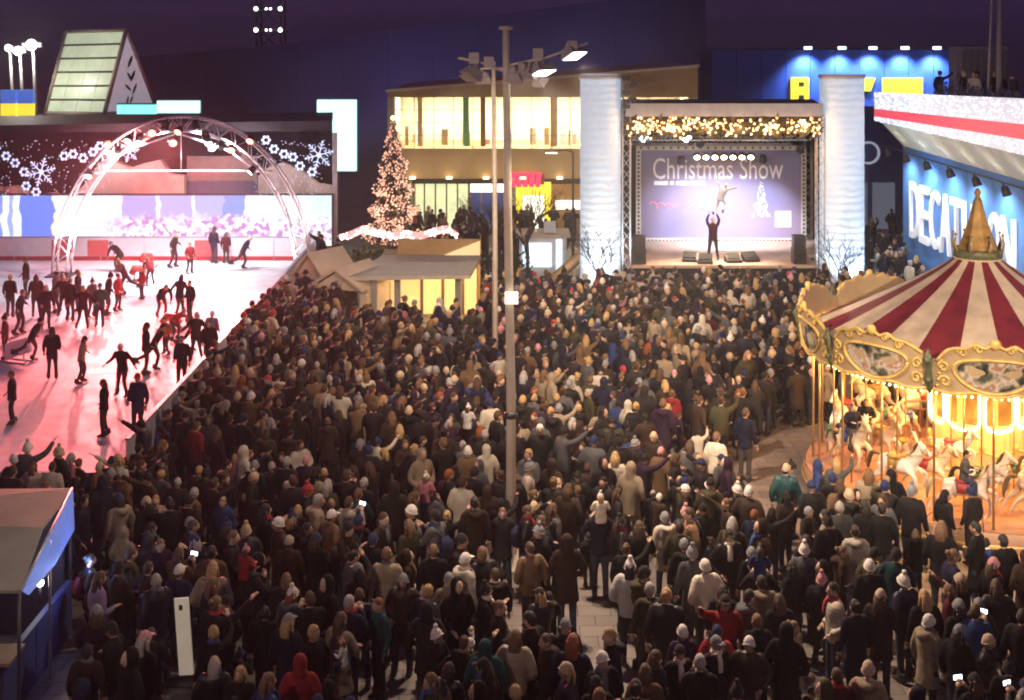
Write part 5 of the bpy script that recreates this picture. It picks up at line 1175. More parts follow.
BASE = dict(pel=(0, 0, .93), chest=(0, .0, 1.25), neck=(0, 0, 1.46), head=(0, .025, 1.605), hyaw=0, hpitch=0,
  le=(-.255, -.03, 1.14), lw=(-.27, .06, .90), re=(.255, -.03, 1.14), rw=(.27, .06, .90),
  lk=(-.10, .01, .50), la=(-.105, -.02, .09), rk=(.10, .01, .50), ra=(.105, -.02, .09), sh=1.40, skate=False, long=0, hood=0, puff=0, ta=.0, dress=0)
def P(**k): d = dict(BASE); d.update(k); return d
POSES = {
 'stand': P(), 
 'pockets': P(le=(-.30, -.07, 1.14), lw=(-.2, .13, .99), re=(.30, -.07, 1.14), rw=(.2, .13, .99), puff=1, rk=(.12, .05, .50), ra=(.15, .04, .09)),
 'phone': P(le=(-.22, .16, 1.17), lw=(-.07, .34, 1.38), re=(.22, .16, 1.17), rw=(.07, .34, 1.38), hpitch=.1),
 'point': P(re=(.33, .16, 1.50), rw=(.36, .38, 1.66), hyaw=.1),
 'crossed': P(le=(-.27, .08, 1.14), lw=(.06, .235, 1.17), re=(.27, .08, 1.14), rw=(-.06, .255, 1.14), long=1),
 'longcoat': P(long=1, lk=(-.09, .03, .5)),
 'walk': P(lk=(-.09, .16, .52), la=(-.1, .28, .10), rk=(.09, .03, .50), ra=(.1, -.25, .16), le=(-.25, -.14, 1.16), lw=(-.26, -.1, .93), re=(.25, .08, 1.15), rw=(.25, .25, .97), puff=1),
 'hooded': P(hood=1, le=(-.28, -.02, 1.14), lw=(-.17, .16, 1.0), re=(.28, -.02, 1.14), rw=(.17, .16, 1.0), long=.6),
 'parka': P(hood=2, long=.6, lk=(-.12, .02, .5), la=(-.15, 0, .09)),
 'bagarm': P(re=(.29, -.03, 1.15), rw=(.20, .2, 1.17), long=.5),
 'cheer': P(le=(-.32, .05, 1.60), lw=(-.27, .1, 1.86), re=(.32, .05, 1.60), rw=(.25, .1, 1.88), hpitch=.2),
 'glide': P(skate=True, pel=(0, -.06, .90), chest=(0, .1, 1.18), neck=(0, .2, 1.36), head=(0, .27, 1.49), sh=1.31, le=(-.38, .05, 1.2), lw=(-.58, .1, 1.12), re=(.38, .12, 1.2), rw=(.55, .25, 1.1), lk=(-.1, .08, .50), la=(-.1, -.02, .14), rk=(.14, -.28, .58), ra=(.2, -.62, .42)),
 'skate': P(skate=True, pel=(0, -.03, .94), chest=(0, .03, 1.25), neck=(0, .06, 1.45), head=(0, .1, 1.59), le=(-.33, .0, 1.2), lw=(-.50, .1, 1.05), re=(.33, .0, 1.2), rw=(.50, .1, 1.05), lk=(-.12, .08, .53), la=(-.17, -.0, .14), rk=(.13, .0, .52), ra=(.24, -.12, .15)),
 'skatestand': P(skate=True, la=(-.11, -.0, .14), ra=(.15, -.05, .14), lk=(-.1, .04, .53), rk=(.11, .02, .53), rw=(.2, .15, 1.0)),
 'bend': P(skate=True, pel=(0, -.15, .88), chest=(0, .15, 1.08), neck=(0, .34, 1.18), head=(0, .45, 1.28), sh=1.16, hpitch=-.3, le=(-.25, .35, .95), lw=(-.2, .45, .72), re=(.25, .35, .95), rw=(.25, .5, .78), lk=(-.13, .05, .50), la=(-.18, -.08, .14), rk=(.13, .05, .5), ra=(.18, -.05, .14)),
 'seated': P(pel=(0, 0, .1), chest=(0, .03, .40), neck=(0, .05, .60), head=(0, .07, .75), sh=.55, le=(-.27, .1, .34), lw=(-.15, .28, .36), re=(.27, .1, .34), rw=(.15, .28, .36), lk=(-.2, .32, .02), la=(-.22, .33, -.4), rk=(.2, .32, .02), ra=(.22, .33, -.4)),
 'base_up': P(le=(-.24, .05, 1.62), lw=(-.14, .06, 1.86), re=(.24, .05, 1.62), rw=(.14, .06, 1.86), hpitch=.4, lk=(-.14, .06, .5), la=(-.2, -.02, .09), rk=(.14, .06, .5), ra=(.2, -.02, .09)),
 'carry': P(le=(-.31, .1, 1.20), lw=(-.15, .2, 1.42), re=(.31, .1, 1.20), rw=(.15, .2, 1.42)),
 'flyer': P(pel=(0, 0, .84), chest=(.12, .0, 1.14), neck=(.24, 0, 1.33), head=(.31, .03, 1.46), sh=1.27, le=(.0, .03, 1.42), lw=(-.1, .05, 1.62), re=(.62, .05, 1.34), rw=(.86, .06, 1.38), lk=(-.16, .05, .45), la=(-.36, 0, .09), rk=(.26, .06, .56), ra=(.12, -.03, .20)),
}
def shoulders(p):
    ch = Vector(p['chest']); nk = Vector(p['neck']); ax_ = (nk-ch); c = ch.lerp(nk, .72)
    return c+Vector((-.175, 0, 0)), c+Vector((.175, 0, 0))
def build_variant(key, lod=False):
    p = POSES[key]; pel, ch, nk, hd = (Vector(p[k]) for k in ('pel', 'chest', 'neck', 'head')); ls, rs = shoulders(p)
    legs = [(pel+Vector((s*.095, 0, -.03)), Vector(p[k1]), Vector(p[k2]), s) for s, k1, k2 in ((-1, 'lk', 'la'), (1, 'rk', 'ra'))]
    arms = [(ls, Vector(p['le']), Vector(p['lw']), -1), (rs, Vector(p['re']), Vector(p['rw']), 1)]
    b = MB()
    limb(b, [pel-Vector((0, 0, .1)), pel, pel.lerp(ch, .5), ch, ch.lerp(nk, .75), nk, nk.lerp(hd, .5)], [(.12, .09), (.155, .105), (.135, .09), (.16, .105), (.15, .085), (.055, .055), (.05, .05)], 3, 12, side=(1, 0, 0))
    for s_, e, w, sg in arms: limb(b, [s_+Vector((-sg*.05, 0, 0)), s_, e, w], [.05, .052, .04, .028], 3, 8)
    for h_, k, a, sg in legs: limb(b, [h_, h_.lerp(k, .5), k, k.lerp(a, .4), a], [.085, .075, .052, .055, .035], 3, 8); b.loft([a+Vector((0, -.05, -.03)), a+Vector((0, .14, -.045))], [.04, .03], 8)
    body = remesh(b, .03, .5, 2, 'body_'+key)
    fb = MB(); head_mesh(fb)
    Mh = Matrix.Translation(hd) @ Matrix.Rotation(p['hyaw'], 4, 'Z') @ Matrix.Rotation(p['hpitch'], 4, 'X')
    fb.v = [tuple(Mh @ Vector(v)) for v in fb.v]
    for s_, e, w, sg in arms: hand(fb, w, w-e, -sg, .6)
    o = len(fb.v); fb.add([v.co for v in body.vertices], [tuple(f.vertices) for f in body.polygons], 0, True)
    body = fb.mesh('body_'+key, [skin_m, eye_m, lip_m])
    # coat
    c = MB(); lo = pel+Vector((0, 0, -.05)); hem = p['long']; pf = 1.12 if p['puff'] else 1.0
    kn = (legs[0][1]+legs[1][1])/2
    if hem: bot = [pel.lerp(kn, .35+.55*hem), pel.lerp(kn, .2+.2*hem)]; br_ = [(.20+.03*hem, .165+.03*hem), (.195, .155)]
    else: bot = [pel+Vector((0, 0, -.13)), pel+Vector((0, 0, -.06))]; br_ = [(.185, .14), (.19, .145)]
    limb(c, bot+[pel.lerp(ch, .4), ch, ch.lerp(nk, .62), ch.lerp(nk, .95), nk.lerp(hd, .28)], br_+[(.172*pf, .128*pf), (.190*pf, .142*pf), (.185*pf, .125*pf), (.1, .09), (.075, .078)], 3, 14, side=(1, 0, 0))
    for s_, e, w, sg in arms: limb(c, [s_+Vector((-sg*.06, 0, 0)), s_, e, w.lerp(e, .04)], [.072*pf, .077*pf, .06*pf, .046], 3, 9)
    if p['hood'] == 1: c.sph(hd+Vector((0, -.035, .01)), (.112, .115, .150), 12, 9); c.sph(nk+Vector((0, -.02, .04)), (.11, .11, .08), 10, 7)
    elif p['hood'] == 2: limb(c, [nk+Vector((-.1, .0, .03)), nk+Vector((-.08, -.1, .0)), nk+Vector((0, -.15, -.03)), nk+Vector((.08, -.1, .0)), nk+Vector((.1, .0, .03))], [.03, .055, .07, .055, .03], 3, 8)
    coat = remesh(c, .028, .5, 2, 'coat_'+key, [puff_m if p['puff'] else cloth_m])
    # trousers
    q = MB(); limb(q, [pel+Vector((0, 0, .06)), pel+Vector((0, 0, -.02)), pel+Vector((0, 0, -.12))], [(.15, .11), (.168, .12), (.14, .1)], 3, 12, side=(1, 0, 0))
    for h_, k, a, sg in legs: limb(q, [h_, h_.lerp(k, .5), k, a.lerp(k, .12)], [.098, .09, .07, .058], 3, 9)
    tr = remesh(q, .03, .5, 2, 'trousers_'+key, [trou_m])
    shl = []
    for h_, k, a, sg in legs:
        sh = MB()
        sh.loft([a+Vector((0, -.075, .10)), a+Vector((0, -.07, .0)), a+Vector((0, -.01, -.03)), a+Vector((0, .08, -.035)), a+Vector((0, .17, -.055))], [(.05, .02), (.045, .06), (.048, .07), (.046, .045), (.03, .022)], 8, side=(1, 0, 0))
        sh.add([a+Vector(v) for v in ((-.05, -.06, .1), (.05, -.06, .1), (.05, .05, .1), (-.05, .05, .1), (-.046, -.06, -.05), (.046, -.06, -.05), (.046, .06, -.05), (-.046, .06, -.05))], [(3, 2, 1, 0), (4, 5, 6, 7), (0, 1, 5, 4), (1, 2, 6, 5), (2, 3, 7, 6), (3, 0, 4, 7)], 0, True)
        if p['skate']: sh.box(a+Vector((0, .05, -.10)), (.012, .27, .06), mi=1)
        shl.append(sh.mesh('shoe_'+key, [shoe_m, blade_m]))
    sh = MB()
    for m_ in shl: sh.add([v.co for v in m_.vertices], [tuple(f.vertices) for f in m_.polygons], 0, True)
    shoes = sh.mesh('shoes_'+key, [shoe_m])
    return dict(body=body, coat=coat, trousers=tr, shoes=shoes, shoe=shl, Mh=Mh, hood=p['hood'] == 1)
# hair and hats, in head space
def cap(mb, sc, front, side, back, brim=0.0, lump=0.0):
    nu, nv = 24, 8; vs = []; edge = []
    for i in range(nv+1):
        for j in range(nu):
            a = 2*pi*j/nu; yd = sin(a); mx_ = side+(front-side)*max(0, yd)**1.6 if yd > 0 else side+(back-side)*max(0, -yd)**1.2
            th = R(mx_)*i/nv; x, y, z = sin(th)*cos(a), sin(th)*sin(a), cos(th); k = 1-.22*max(0, -z)**1.3; q = sc*(1+lump*sin(a*7+i)*sin(i*2.1+a*3))
            vs.append((x*.077*q*k, y*.097*q*(1-.10*max(0, -z)), z*.122*q))
            if i == nv: edge.append(Vector(vs[-1]))
    for j in range(nu): e = edge[j]; vs.append((e.x*.86, e.y*.86, e.z+.004))
    fs = []
    for i in range(nv+1):
        for j in range(nu): p0 = i*nu+j; p1 = i*nu+(j+1) % nu; fs.append((p0, p0+nu, p1+nu, p1))
    mb.add(vs, fs, 0, True)
    if brim: mb.loft(edge+[edge[0], edge[1]], brim, 6)
HEADS = {}
b = MB(); cap(b, 1.09, 50, 84, 122, 0, .025); HEADS['short'] = (b.mesh('short_hair', [hair_m]), 'hair')
b = MB(); cap(b, 1.11, 50, 108, 128, 0, .02); limb(b, [(0, -.05, .06), (0, -.092, -.05), (0, -.10, -.16), (0, -.09, -.27)], [(.07, .04), (.085, .045), (.085, .035), (.05, .018)], 4, 10, side=(1, 0, 0))
for s in (-1, 1): limb(b, [(s*.072, -.02, .03), (s*.086, -.025, -.07), (s*.08, -.005, -.19)], [.02, .026, .015], 3, 7)
HEADS['long'] = (b.mesh('long_hair', [hair_m]), 'hair')
b = MB(); cap(b, 1.08, 48, 88, 118, 0, .015); b.sph((0, -.1, .07), .045, 10, 7); HEADS['bun'] = (b.mesh('tied_hair', [hair_m]), 'hair')
b = MB(); cap(b, 1.15, 70, 92, 104, .013, .012); HEADS['beanie'] = (b.mesh('beanie', [wool_m]), 'hat')
b = MB(); cap(b, 1.16, 70, 95, 106, .017, .015); b.sph((0, -.01, .165), .042, 10, 7); HEADS['pom'] = (b.mesh('pompom_hat', [wool_m]), 'hat')
b = MB(); cap(b, 1.12, 66, 82, 90, .006); b.loft([(0, .07, .05), (0, .17, .034)], [(.065, .008), (.05, .005)], 10, side=(1, 0, 0)); HEADS['capbill'] = (b.mesh('peaked_cap', [wool_m]), 'hat')
b = MB(); b.loft([(0, .0, -.16), (0, -.0, -.12), (0, -.005, -.08)], [(.085, .09), (.1, .1), (.08, .085)], 14, side=(1, 0, 0)); limb(b, [(.03, .08, -.13), (.04, .13, -.22), (.05, .15, -.38)], [(.04, .02), (.05, .02), (.05, .015)], 3, 8); SCARF = b.mesh('scarf', [wool_m])
b = MB(); b.loft([(0, -.16, 1.30), (0, -.23, 1.2), (0, -.22, 1.0), (0, -.17, .93)], [(.1, .05), (.15, .09), (.15, .1), (.12, .05)], 10, side=(1, 0, 0))
for s in (-1, 1): b.loft([(s*.1, -.18, 1.32), (s*.12, .0, 1.46), (s*.12, .14, 1.3), (s*.16, .0, 1.05), (s*.12, -.17, 1.0)], .018, 5)
PACK = b.mesh('backpack', [cloth_m])

VAR = {k: build_variant(k) for k in POSES}
DARKC = [('black', (.012, .012, .014), 36), ('charcoal', (.024, .022, .023), 16), ('navy', (.014, .018, .045), 11), ('dark brown', (.05, .03, .02), 13), ('olive', (.07, .065, .03), 6), ('dark purple', (.035, .015, .042), 4), ('burgundy', (.09, .012, .02), 3), ('grey', (.12, .12, .13), 6), ('teal', (.015, .08, .09), 2), ('beige', (.42, .33, .23), 5), ('cream', (.78, .69, .56), 5), ('blue', (.03, .06, .2), 2), ('tan', (.22, .13, .07), 4), ('red', (.35, .03, .035), 1.2), ('pink', (.5, .18, .22), .8)]
CD = {n: c for n, c, w in DARKC}; CD['white'] = (.8, .78, .74); CD['orange'] = (.6, .2, .04); CD['sea green'] = (.05, .22, .18); CD['silver'] = (.6, .58, .6); CD['lilac'] = (.35, .25, .45)
HAIRC = [('black', (.012, .01, .01), 5), ('brown', (.07, .04, .022), 8), ('light brown', (.16, .09, .045), 5), ('blond', (.42, .27, .12), 4), ('grey', (.35, .33, .31), 2), ('red', (.22, .06, .02), 1)]
HATC = [('black', (.015, .015, .016), 8), ('grey', (.22, .22, .23), 4), ('white', (.74, .68, .62), 2), ('beige', (.5, .38, .26), 3), ('red', (.4, .04, .05), .6), ('navy', (.02, .03, .09), 3), ('pink', (.6, .28, .3), .6)]
SKIN = [(.55, .36, .27), (.48, .30, .21), (.60, .42, .33), (.42, .26, .18)]
def pick(lst, r): 
    t_ = r.uniform(0, sum(x[2] for x in lst)); 
    for x in lst:
        t_ -= x[2]
        if t_ <= 0: return x
    return lst[-1]
COATW = {'stand': 'jacket', 'pockets': 'puffer jacket', 'phone': 'jacket', 'point': 'jacket', 'crossed': 'long coat', 'longcoat': 'long coat', 'walk': 'puffer jacket', 'hooded': 'coat', 'parka': 'hooded parka', 'bagarm': 'coat', 'cheer': 'jacket', 'glide': 'jacket', 'skate': 'jacket', 'skatestand': 'jacket', 'bend': 'jacket', 'seated': 'jacket', 'base_up': 'costume', 'carry': 'jacket', 'flyer': 'costume'}
HEADW = {'short': 'short %s hair', 'long': 'long %s hair', 'bun': 'tied %s hair', 'beanie': '%s beanie', 'pom': '%s pompom hat', 'capbill': '%s peaked cap'}
PEOPLE = []
def person(x, y, yaw, pose, coat, hd, hcol, rp, z=0.0, sc=1.0, trou=None, label=None, group='people in the crowd', scarf=None, pack=None, zone=None, extra=''):
    V = VAR[pose]; o = link('person', V['body'], None, (x, y, z), (0, 0, yaw), (sc, sc, sc)); o.color = (*rp.choice(SKIN), 1)
    cc = link('coat', V['coat'], o); c0 = CD[coat]; f = rp.uniform(.42, .88); cc.color = (c0[0]*f, c0[1]*f, c0[2]*f, 1)
    tt = link('trousers', V['trousers'], o); tt.color = (*(trou or rp.choice(((.012, .012, .015), (.02, .025, .05), (.03, .04, .08), (.035, .03, .03), (.015, .015, .02)))), 1)
    for m_ in V['shoe']: link('shoe', m_, o)
    hw_ = ''
    if V['hood']: hw_ = 'hood up'
    if hd and not V['hood']:
        me, kind = HEADS[hd]; h = link({'hair': 'hair', 'hat': 'hat'}[kind], me, o); h.matrix_local = V['Mh']; h.color = (*hcol[1], 1); hw_ = HEADW[hd] % hcol[0]
        if kind == 'hat':
            h2 = link('hair', HEADS['short'][0] if rp.random() < .5 else HEADS['long'][0], o); h2.matrix_local = V['Mh']; h2.color = (*pick(HAIRC, rp)[1], 1)
    if scarf: s_ = link('scarf', SCARF, o); s_.matrix_local = V['Mh']; s_.color = (*CD[scarf], 1)
    if pack: b_ = link('backpack', PACK, o); b_.color = (*CD[pack], 1)
    tag(o, label, 'person', group)
    PEOPLE.append(dict(o=o, x=x, y=y, coat=coat, cw=COATW[pose], hw=hw_, zone=zone, label=label, extra=(' with %s scarf' % scarf if scarf else '')+(' with %s backpack' % pack if pack else '')+extra))
    return o
def rand_head(rp):
    if rp.random() < .42: k = rp.choice(('beanie', 'beanie', 'pom', 'capbill')); return k, pick(HATC, rp)
    k = rp.choice(('short', 'short', 'long', 'long', 'bun')); return k, pick(HAIRC, rp)
TAKEN = []
def free(x, y, d): return all((x-a)**2+(y-b)**2 > d*d for a, b in TAKEN)
rp = random.Random(21)
HC = {n: (n, c) for n, c, w in HAIRC}; KC = {'k'+n: (n, c) for n, c, w in HATC}; HC.update(KC)
SY = (8.2, 54.0)
def face_stage(x, y): return atan2(SY[1]-y, SY[0]-x)-pi/2
# ------------------------------------------------------------------ people one can pick out (pixel of head top, coat, pose, head)
HERO = [
 (650, 583, 'olive', 'parka', 'short', 'grey', 'person in long olive parka with furry hood, seen from behind near the bottom'),
 (706, 560, 'cream', 'pockets', 'beanie', 'kwhite', 'person in bright cream puffer jacket and white hat near the bottom centre'),
 (680, 522, 'olive', 'longcoat', 'short', 'black', 'person in dark olive long coat just behind the cream puffer jacket'),
 (428, 486, 'grey', 'carry', 'short', 'black', None),
 (348, 497, 'cream', 'phone', 'short', 'brown', 'person in cream jacket holding arms up, left of the near lamp post'),
 (716, 432, 'cream', 'stand', 'short', 'light brown', 'person in cream jacket standing left of the carousel approach'),
 (786, 464, 'teal', 'walk', 'capbill', 'kbeige', 'person in teal jacket and beige cap walking beside the carousel'),
 (840, 502, 'grey', 'stand', 'short', 'grey', 'person in light grey jacket at the carousel platform edge'),
 (1004, 535, 'black', 'stand', 'short', 'black', 'person all in black with legs apart at the right edge'),
 (977, 522, 'black', 'crossed', 'short', 'black', 'dark clothed person before the carousel with head against its glow'),
 (865, 500, 'black', 'longcoat', 'long', 'black', 'taller dark person of the pair at the carousel platform edge'),
 (882, 503, 'black', 'stand', 'short', 'black', 'right hand dark person of the pair at the carousel platform edge'),
 (572, 376, 'cream', 'hooded', None, None, None),
 (615, 452, 'cream', 'bagarm', 'long', 'blond', 'person in cream coat with long blond hair right of the near lamp post'),
 (868, 662, 'beige', 'parka', 'beanie', 'kbeige', 'person in furry beige parka cut by the bottom edge, right side'),
 (690, 440, 'grey', 'longcoat', 'long', 'brown', None),
 (340, 613, 'beige', 'crossed', 'long', 'brown', 'person in beige coat cradling a baby near the bottom left'),
 (300, 655, 'red', 'hooded', None, None, 'person in red hooded coat near the bottom edge, left of centre'),
 (748, 590, 'grey', 'parka', 'short', 'black', None), (905, 575, 'navy', 'pockets', 'pom', 'kwhite', None), (925, 590, 'black', 'longcoat', 'long', 'blond', None),
 (975, 605, 'blue', 'phone', 'short', 'brown', None), (960, 600, 'charcoal', 'stand', 'beanie', 'kgrey', None), (870, 560, 'black', 'stand', 'beanie', 'kwhite', None),
 (880, 590, 'dark brown', 'bagarm', 'beanie', 'kbeige', None), (1022, 610, 'black', 'stand', 'short', 'black', None), (630, 560, 'white', 'pockets', 'pom', 'kwhite', None),
 (427, 585, 'navy', 'pockets', 'short', 'blond', None), (700, 655, 'black', 'phone', 'short', 'grey', None), (645, 665, 'tan', 'parka', 'long', 'brown', None),
 (178, 548, 'tan', 'phone', 'long', 'brown', None), (192, 520, 'olive', 'stand', 'short', 'brown', None), (130, 548, 'olive', 'parka', 'short', 'brown', None), (98, 572, 'lilac', 'bagarm', 'long', 'brown', None),
 (745, 408, 'navy', 'stand', 'short', 'brown', None), (485, 430, 'charcoal', 'longcoat', 'short', 'grey', None), (515, 630, 'beige', 'pockets', 'long', 'light brown', None)]
for px, py, c, pose, hd, hc, lab in HERO:
    hz = 1.73; Y = (H-hz)*F/(py-YH); x = ax(px, Y)
    if px == 428: lab = 'person in grey jacket carrying a child on the shoulders, left of lamp post'
    yaw = face_stage(x, Y)+rp.gauss(0, .35)
    if pose == 'hooded' and c == 'cream': yaw = face_stage(x, Y)
    person(x, Y, yaw, pose, c, hd, HC.get(hc), rp, label=lab, pack=None, zone=None); TAKEN.append((x, Y))
    if px == 428:
        person(x+.13*sin(yaw), Y-.13*cos(yaw), yaw, 'seated', 'pink', 'pom', HC['kwhite'], rp, z=1.47, sc=.62, label='small child in pink jacket and white hat riding on shoulders', group='children'); base = (x, Y)
    if px == 340:
        q = person(x+.1, Y-.3, yaw+pi*.6, 'seated', 'white', 'pom', HC['kpink'], rp, z=1.1, sc=.42, label='baby in white with pink hat held in arms near the bottom left', group='children')
for px, py, c, cc, hc, w in ((250, 560, 'charcoal', 'red', 'kpink', 'left of the near lamp post'), (600, 505, 'navy', 'cream', 'kwhite', 'right of the near lamp post'), (760, 560, 'black', 'blue', 'kgrey', 'toward the carousel'), (470, 415, 'black', 'white', 'kwhite', 'beside the thin lamp post')):
    Y = (H-1.73)*F/(py-YH); x = ax(px, Y); yaw = face_stage(x, Y)+rp.gauss(0, .2); TAKEN.append((x, Y))
    person(x, Y, yaw, 'carry', c, 'short', HC['brown'], rp, label='adult in %s jacket with a child on the shoulders, %s' % (c, w))
    person(x+.13*sin(yaw), Y-.13*cos(yaw), yaw, 'seated', cc, 'pom', HC[hc], rp, z=1.47, sc=.6, label='small child in %s riding on shoulders %s' % (cc, w), group='children')
# ------------------------------------------------------------------ skaters (pixel x, foot row)
SK = [(12, 426, 'black', 'skatestand', .92), (52, 380, 'navy', 'skatestand', 1), (82, 384, 'beige', 'skate', .9), (122, 398, 'dark purple', 'skate', 1), (104, 438, 'charcoal', 'skatestand', .95), (138, 438, 'blue', 'skatestand', 1.05), (146, 376, 'black', 'skatestand', 1.02), (155, 372, 'navy', 'glide', 1), (196, 362, 'dark brown', 'skate', 1), (212, 358, 'lilac', 'skatestand', .95),
 (162, 318, 'black', 'bend', 1), (180, 318, 'black', 'skate', 1), (190, 322, 'navy', 'skatestand', .95), (83, 330, 'dark purple', 'skate', 1), (100, 328, 'sea green', 'skatestand', 1), (70, 322, 'black', 'skatestand', 1), (64, 318, 'charcoal', 'skate', 1), (92, 318, 'grey', 'skatestand', .9), (118, 312, 'red', 'skatestand', .9), (124, 296, 'burgundy', 'glide', 1), (176, 342, 'red', 'bend', .9), (166, 356, 'orange', 'skate', .8), (192, 352, 'red', 'glide', .85), (182, 390, 'charcoal', 'skatestand', 1), (142, 300, 'red', 'skatestand', .8), (118, 272, 'black', 'bend', 1), (174, 268, 'black', 'skate', 1), (214, 264, 'navy', 'skatestand', 1.05), (226, 264, 'burgundy', 'skatestand', .9), (244, 270, 'navy', 'glide', 1), (26, 300, 'black', 'skatestand', 1.05), (10, 318, 'charcoal', 'skatestand', 1), (36, 318, 'dark brown', 'skatestand', 1), (20, 335, 'navy', 'skate', 1), (46, 330, 'dark purple', 'skatestand', 1), (33, 362, 'charcoal', 'glide', .95), (5, 360, 'pink', 'skatestand', .9), (56, 314, 'grey', 'skatestand', 1), (233, 372, 'black', 'skatestand', 1), (150, 285, 'red', 'bend', .85), (78, 312, 'navy', 'skatestand', 1), (108, 316, 'black', 'skate', 1), (190, 274, 'red', 'skatestand', .85)]
for i, (px, fy, c, pose, sc) in enumerate(SK):
    Y = (H-.05)*F/(fy-YH); x = min(ax(px, Y), -9.4); hd, hc = rand_head(rp)
    person(x, Y, rp.uniform(-pi, pi) if pose != 'glide' else rp.choice((pi/2, -pi/2))+rp.uniform(-.4, .4), pose, c, hd, hc, rp, z=.052, sc=sc*.93, group='skaters on the ice', zone='skating on the pink ice' if fy > 330 else 'on the far half of the ice')
    TAKEN.append((x, Y))
# ------------------------------------------------------------------ stage pair and carousel riders
px_, pY = ax(713, 52.2), 52.2
person(px_, pY, pi*.95, 'base_up', 'burgundy', 'short', HC['red'], rp, z=DZ, sc=1.0, label='performer in dark costume lifting an acrobat on the stage', group='stage performers')
person(px_+.29, pY, 0.0, 'flyer', 'silver', 'bun', HC['blond'], rp, z=DZ+1.80, sc=.8, trou=(.6, .58, .6), label='acrobat in silver costume balanced above the stage performer', group='stage performers')
rid = 0
for (pos, a, s_) in horse_list:
    v = Vector((sin(a), -cos(a)))
    if rid < 7 and v.y < .3 and rp.random() < .5:
        hd, hc = rand_head(rp); c = rp.choice(('red', 'navy', 'beige', 'burgundy', 'grey', 'blue', 'orange')); rid += 1
        person(pos.x-.0, pos.y, a-pi/2, 'seated', c, hd, hc, rp, z=pos.z+.16, sc=.74, group='children riding the carousel', zone='riding a carousel horse')
# ------------------------------------------------------------------ the crowd: where people stand
def inside(x, y):
    if y < 17.2 or y > 49.3: return False
    dc = sqrt((x-CX)**2+(y-CY)**2)
    if dc < 4.55: return False
    if y < 30.6 and x < -7.4 and y < 24.0: return False
    if x < -8.55 and y > 26.6: return False
    if x < -13.6 or (y < 24 and 512+x*F/y < 86): return False
    if 4.6 < x < 6.5 and 28 < y < 31.5 and dc < 6.3: return False       # open paving by the carousel
    if x > 15.2: return False
    if -6 < x < -1 and y > 43.6: return False
    if -8.6 < x < -5.5 and y > 46.2: return False
    if -1 < x < 3.9 and y > 49.0: return False
    if x > 8.9 and x < 12.9 and 39.6 < y < 42.4: return False
    if x > 14.6 and y > 36: return False
    if abs(x) > y*.41+.6: return False
    if sqrt((x-ax(511, Y1))**2+(y-Y1)**2) < .35 or sqrt((x-ax(495, Y2))**2+(y-Y2)**2) < .35 or sqrt((x-ax(184, 21.2))**2+(y-21.2)**2) < .45: return False
    if 17 < y < 21.2 and abs(x-ax(184, y)) < .42: return False
    if y < 31 and (sin(x*1.7+y*.9)+sin(x*.8-y*1.6+2)+.7*sin(x*3.3+1)*sin(y*2.9)) > .72: return False      # gaps where the paving shows
    if y < 19 and rp.random() < .3: return False
    return True
CR = []; cell = {}
for a, b_ in TAKEN: cell.setdefault((int(a//1), int(b_//1)), []).append((a, b_))
def near(x, y, d):
    for i in (-1, 0, 1):
        for j in (-1, 0, 1):
            for a, b_ in cell.get((int(x//1)+i, int(y//1)+j), ()):
                if (x-a)**2+(y-b_)**2 < d*d: return True
    return False
for k in range(110000):
    y = 17+33*rp.random(); x = rp.uniform(-14, 15.6)
    if near(x, y, .47 if y > 32 else (.5 if y > 27 else .47)): continue
    if not inside(x, y): continue
    CR.append((x, y)); cell.setdefault((int(x//1), int(y//1)), []).append((x, y))
# spectators along the near rink barrier
for px in (3, 14, 27, 33, 52, 60, 70, 78, 99, 112, 119, 132): 
    Y = rp.uniform(27.0, 28.0); CR.append((ax(px, Y), Y))
CR = [c for c in CR if abs(c[0]) < c[1]*.41+.4]
def thin(x, y):
    dc = sqrt((x-CX)**2+(y-CY)**2)
    if x > 7.6 and y < 26.2: return .75
    if dc < 5.6 and y < 36: return .7
    if x > 5.4 and y < 24: return .35
    px = 512+x*F/y
    for (a_, b_, y0_, y1_) in ((372, 402, 23.6, 28.2), (556, 622, 20.8, 25.6), (750, 812, 24.5, 31.0), (915, 1015, 18.5, 24.2), (512, 538, 18.0, 22.5), (232, 262, 20.5, 23.5), (672, 700, 19.0, 21.8), (425, 445, 19, 22.5)):
        if a_ < px < b_ and y0_ < y < y1_: return .6
    if y < 25: return .1
    return 0
CR = [c for c in CR if rp.random() > thin(*c)]
CR.sort(key=lambda c: c[1])
NIND = max(0, 300-len(PEOPLE))
near_c, far_c = CR[:NIND], CR[NIND:]
CROWD_POSES = ['stand']*3+['pockets']*4+['phone']*2+['longcoat']*3+['crossed']*2+['parka']*3+['hooded']*2+['bagarm']*2+['walk']+['point']
def zone_of(x, y):
    if y > 26.6 and x < -8.3: return 'watching at the near rink barrier'
    if x < -5.6: return 'beside the dark kiosk tent' if y < 24.2 else 'between kiosk tent and rink'
    dc = sqrt((x-CX)**2+(y-CY)**2)
    if dc < 7.2: return 'beside the carousel' if y < 27 else 'just left of the carousel'
    row = 'at the bottom edge' if y < 19.6 else ('low in the crowd' if y < 23 else 'near lamp post height')
    row = {'at the bottom edge': 'at the bottom edge', 'low in the crowd': 'low in the crowd', 'near lamp post height': 'in the mid crowd'}[row]
    if x < -2.4: return row+' toward the kiosk tent'
    if x < .0: return row+' left of the lamp post'
    if x < 2.6: return row+' right of the lamp post'
    return row+' toward the carousel'
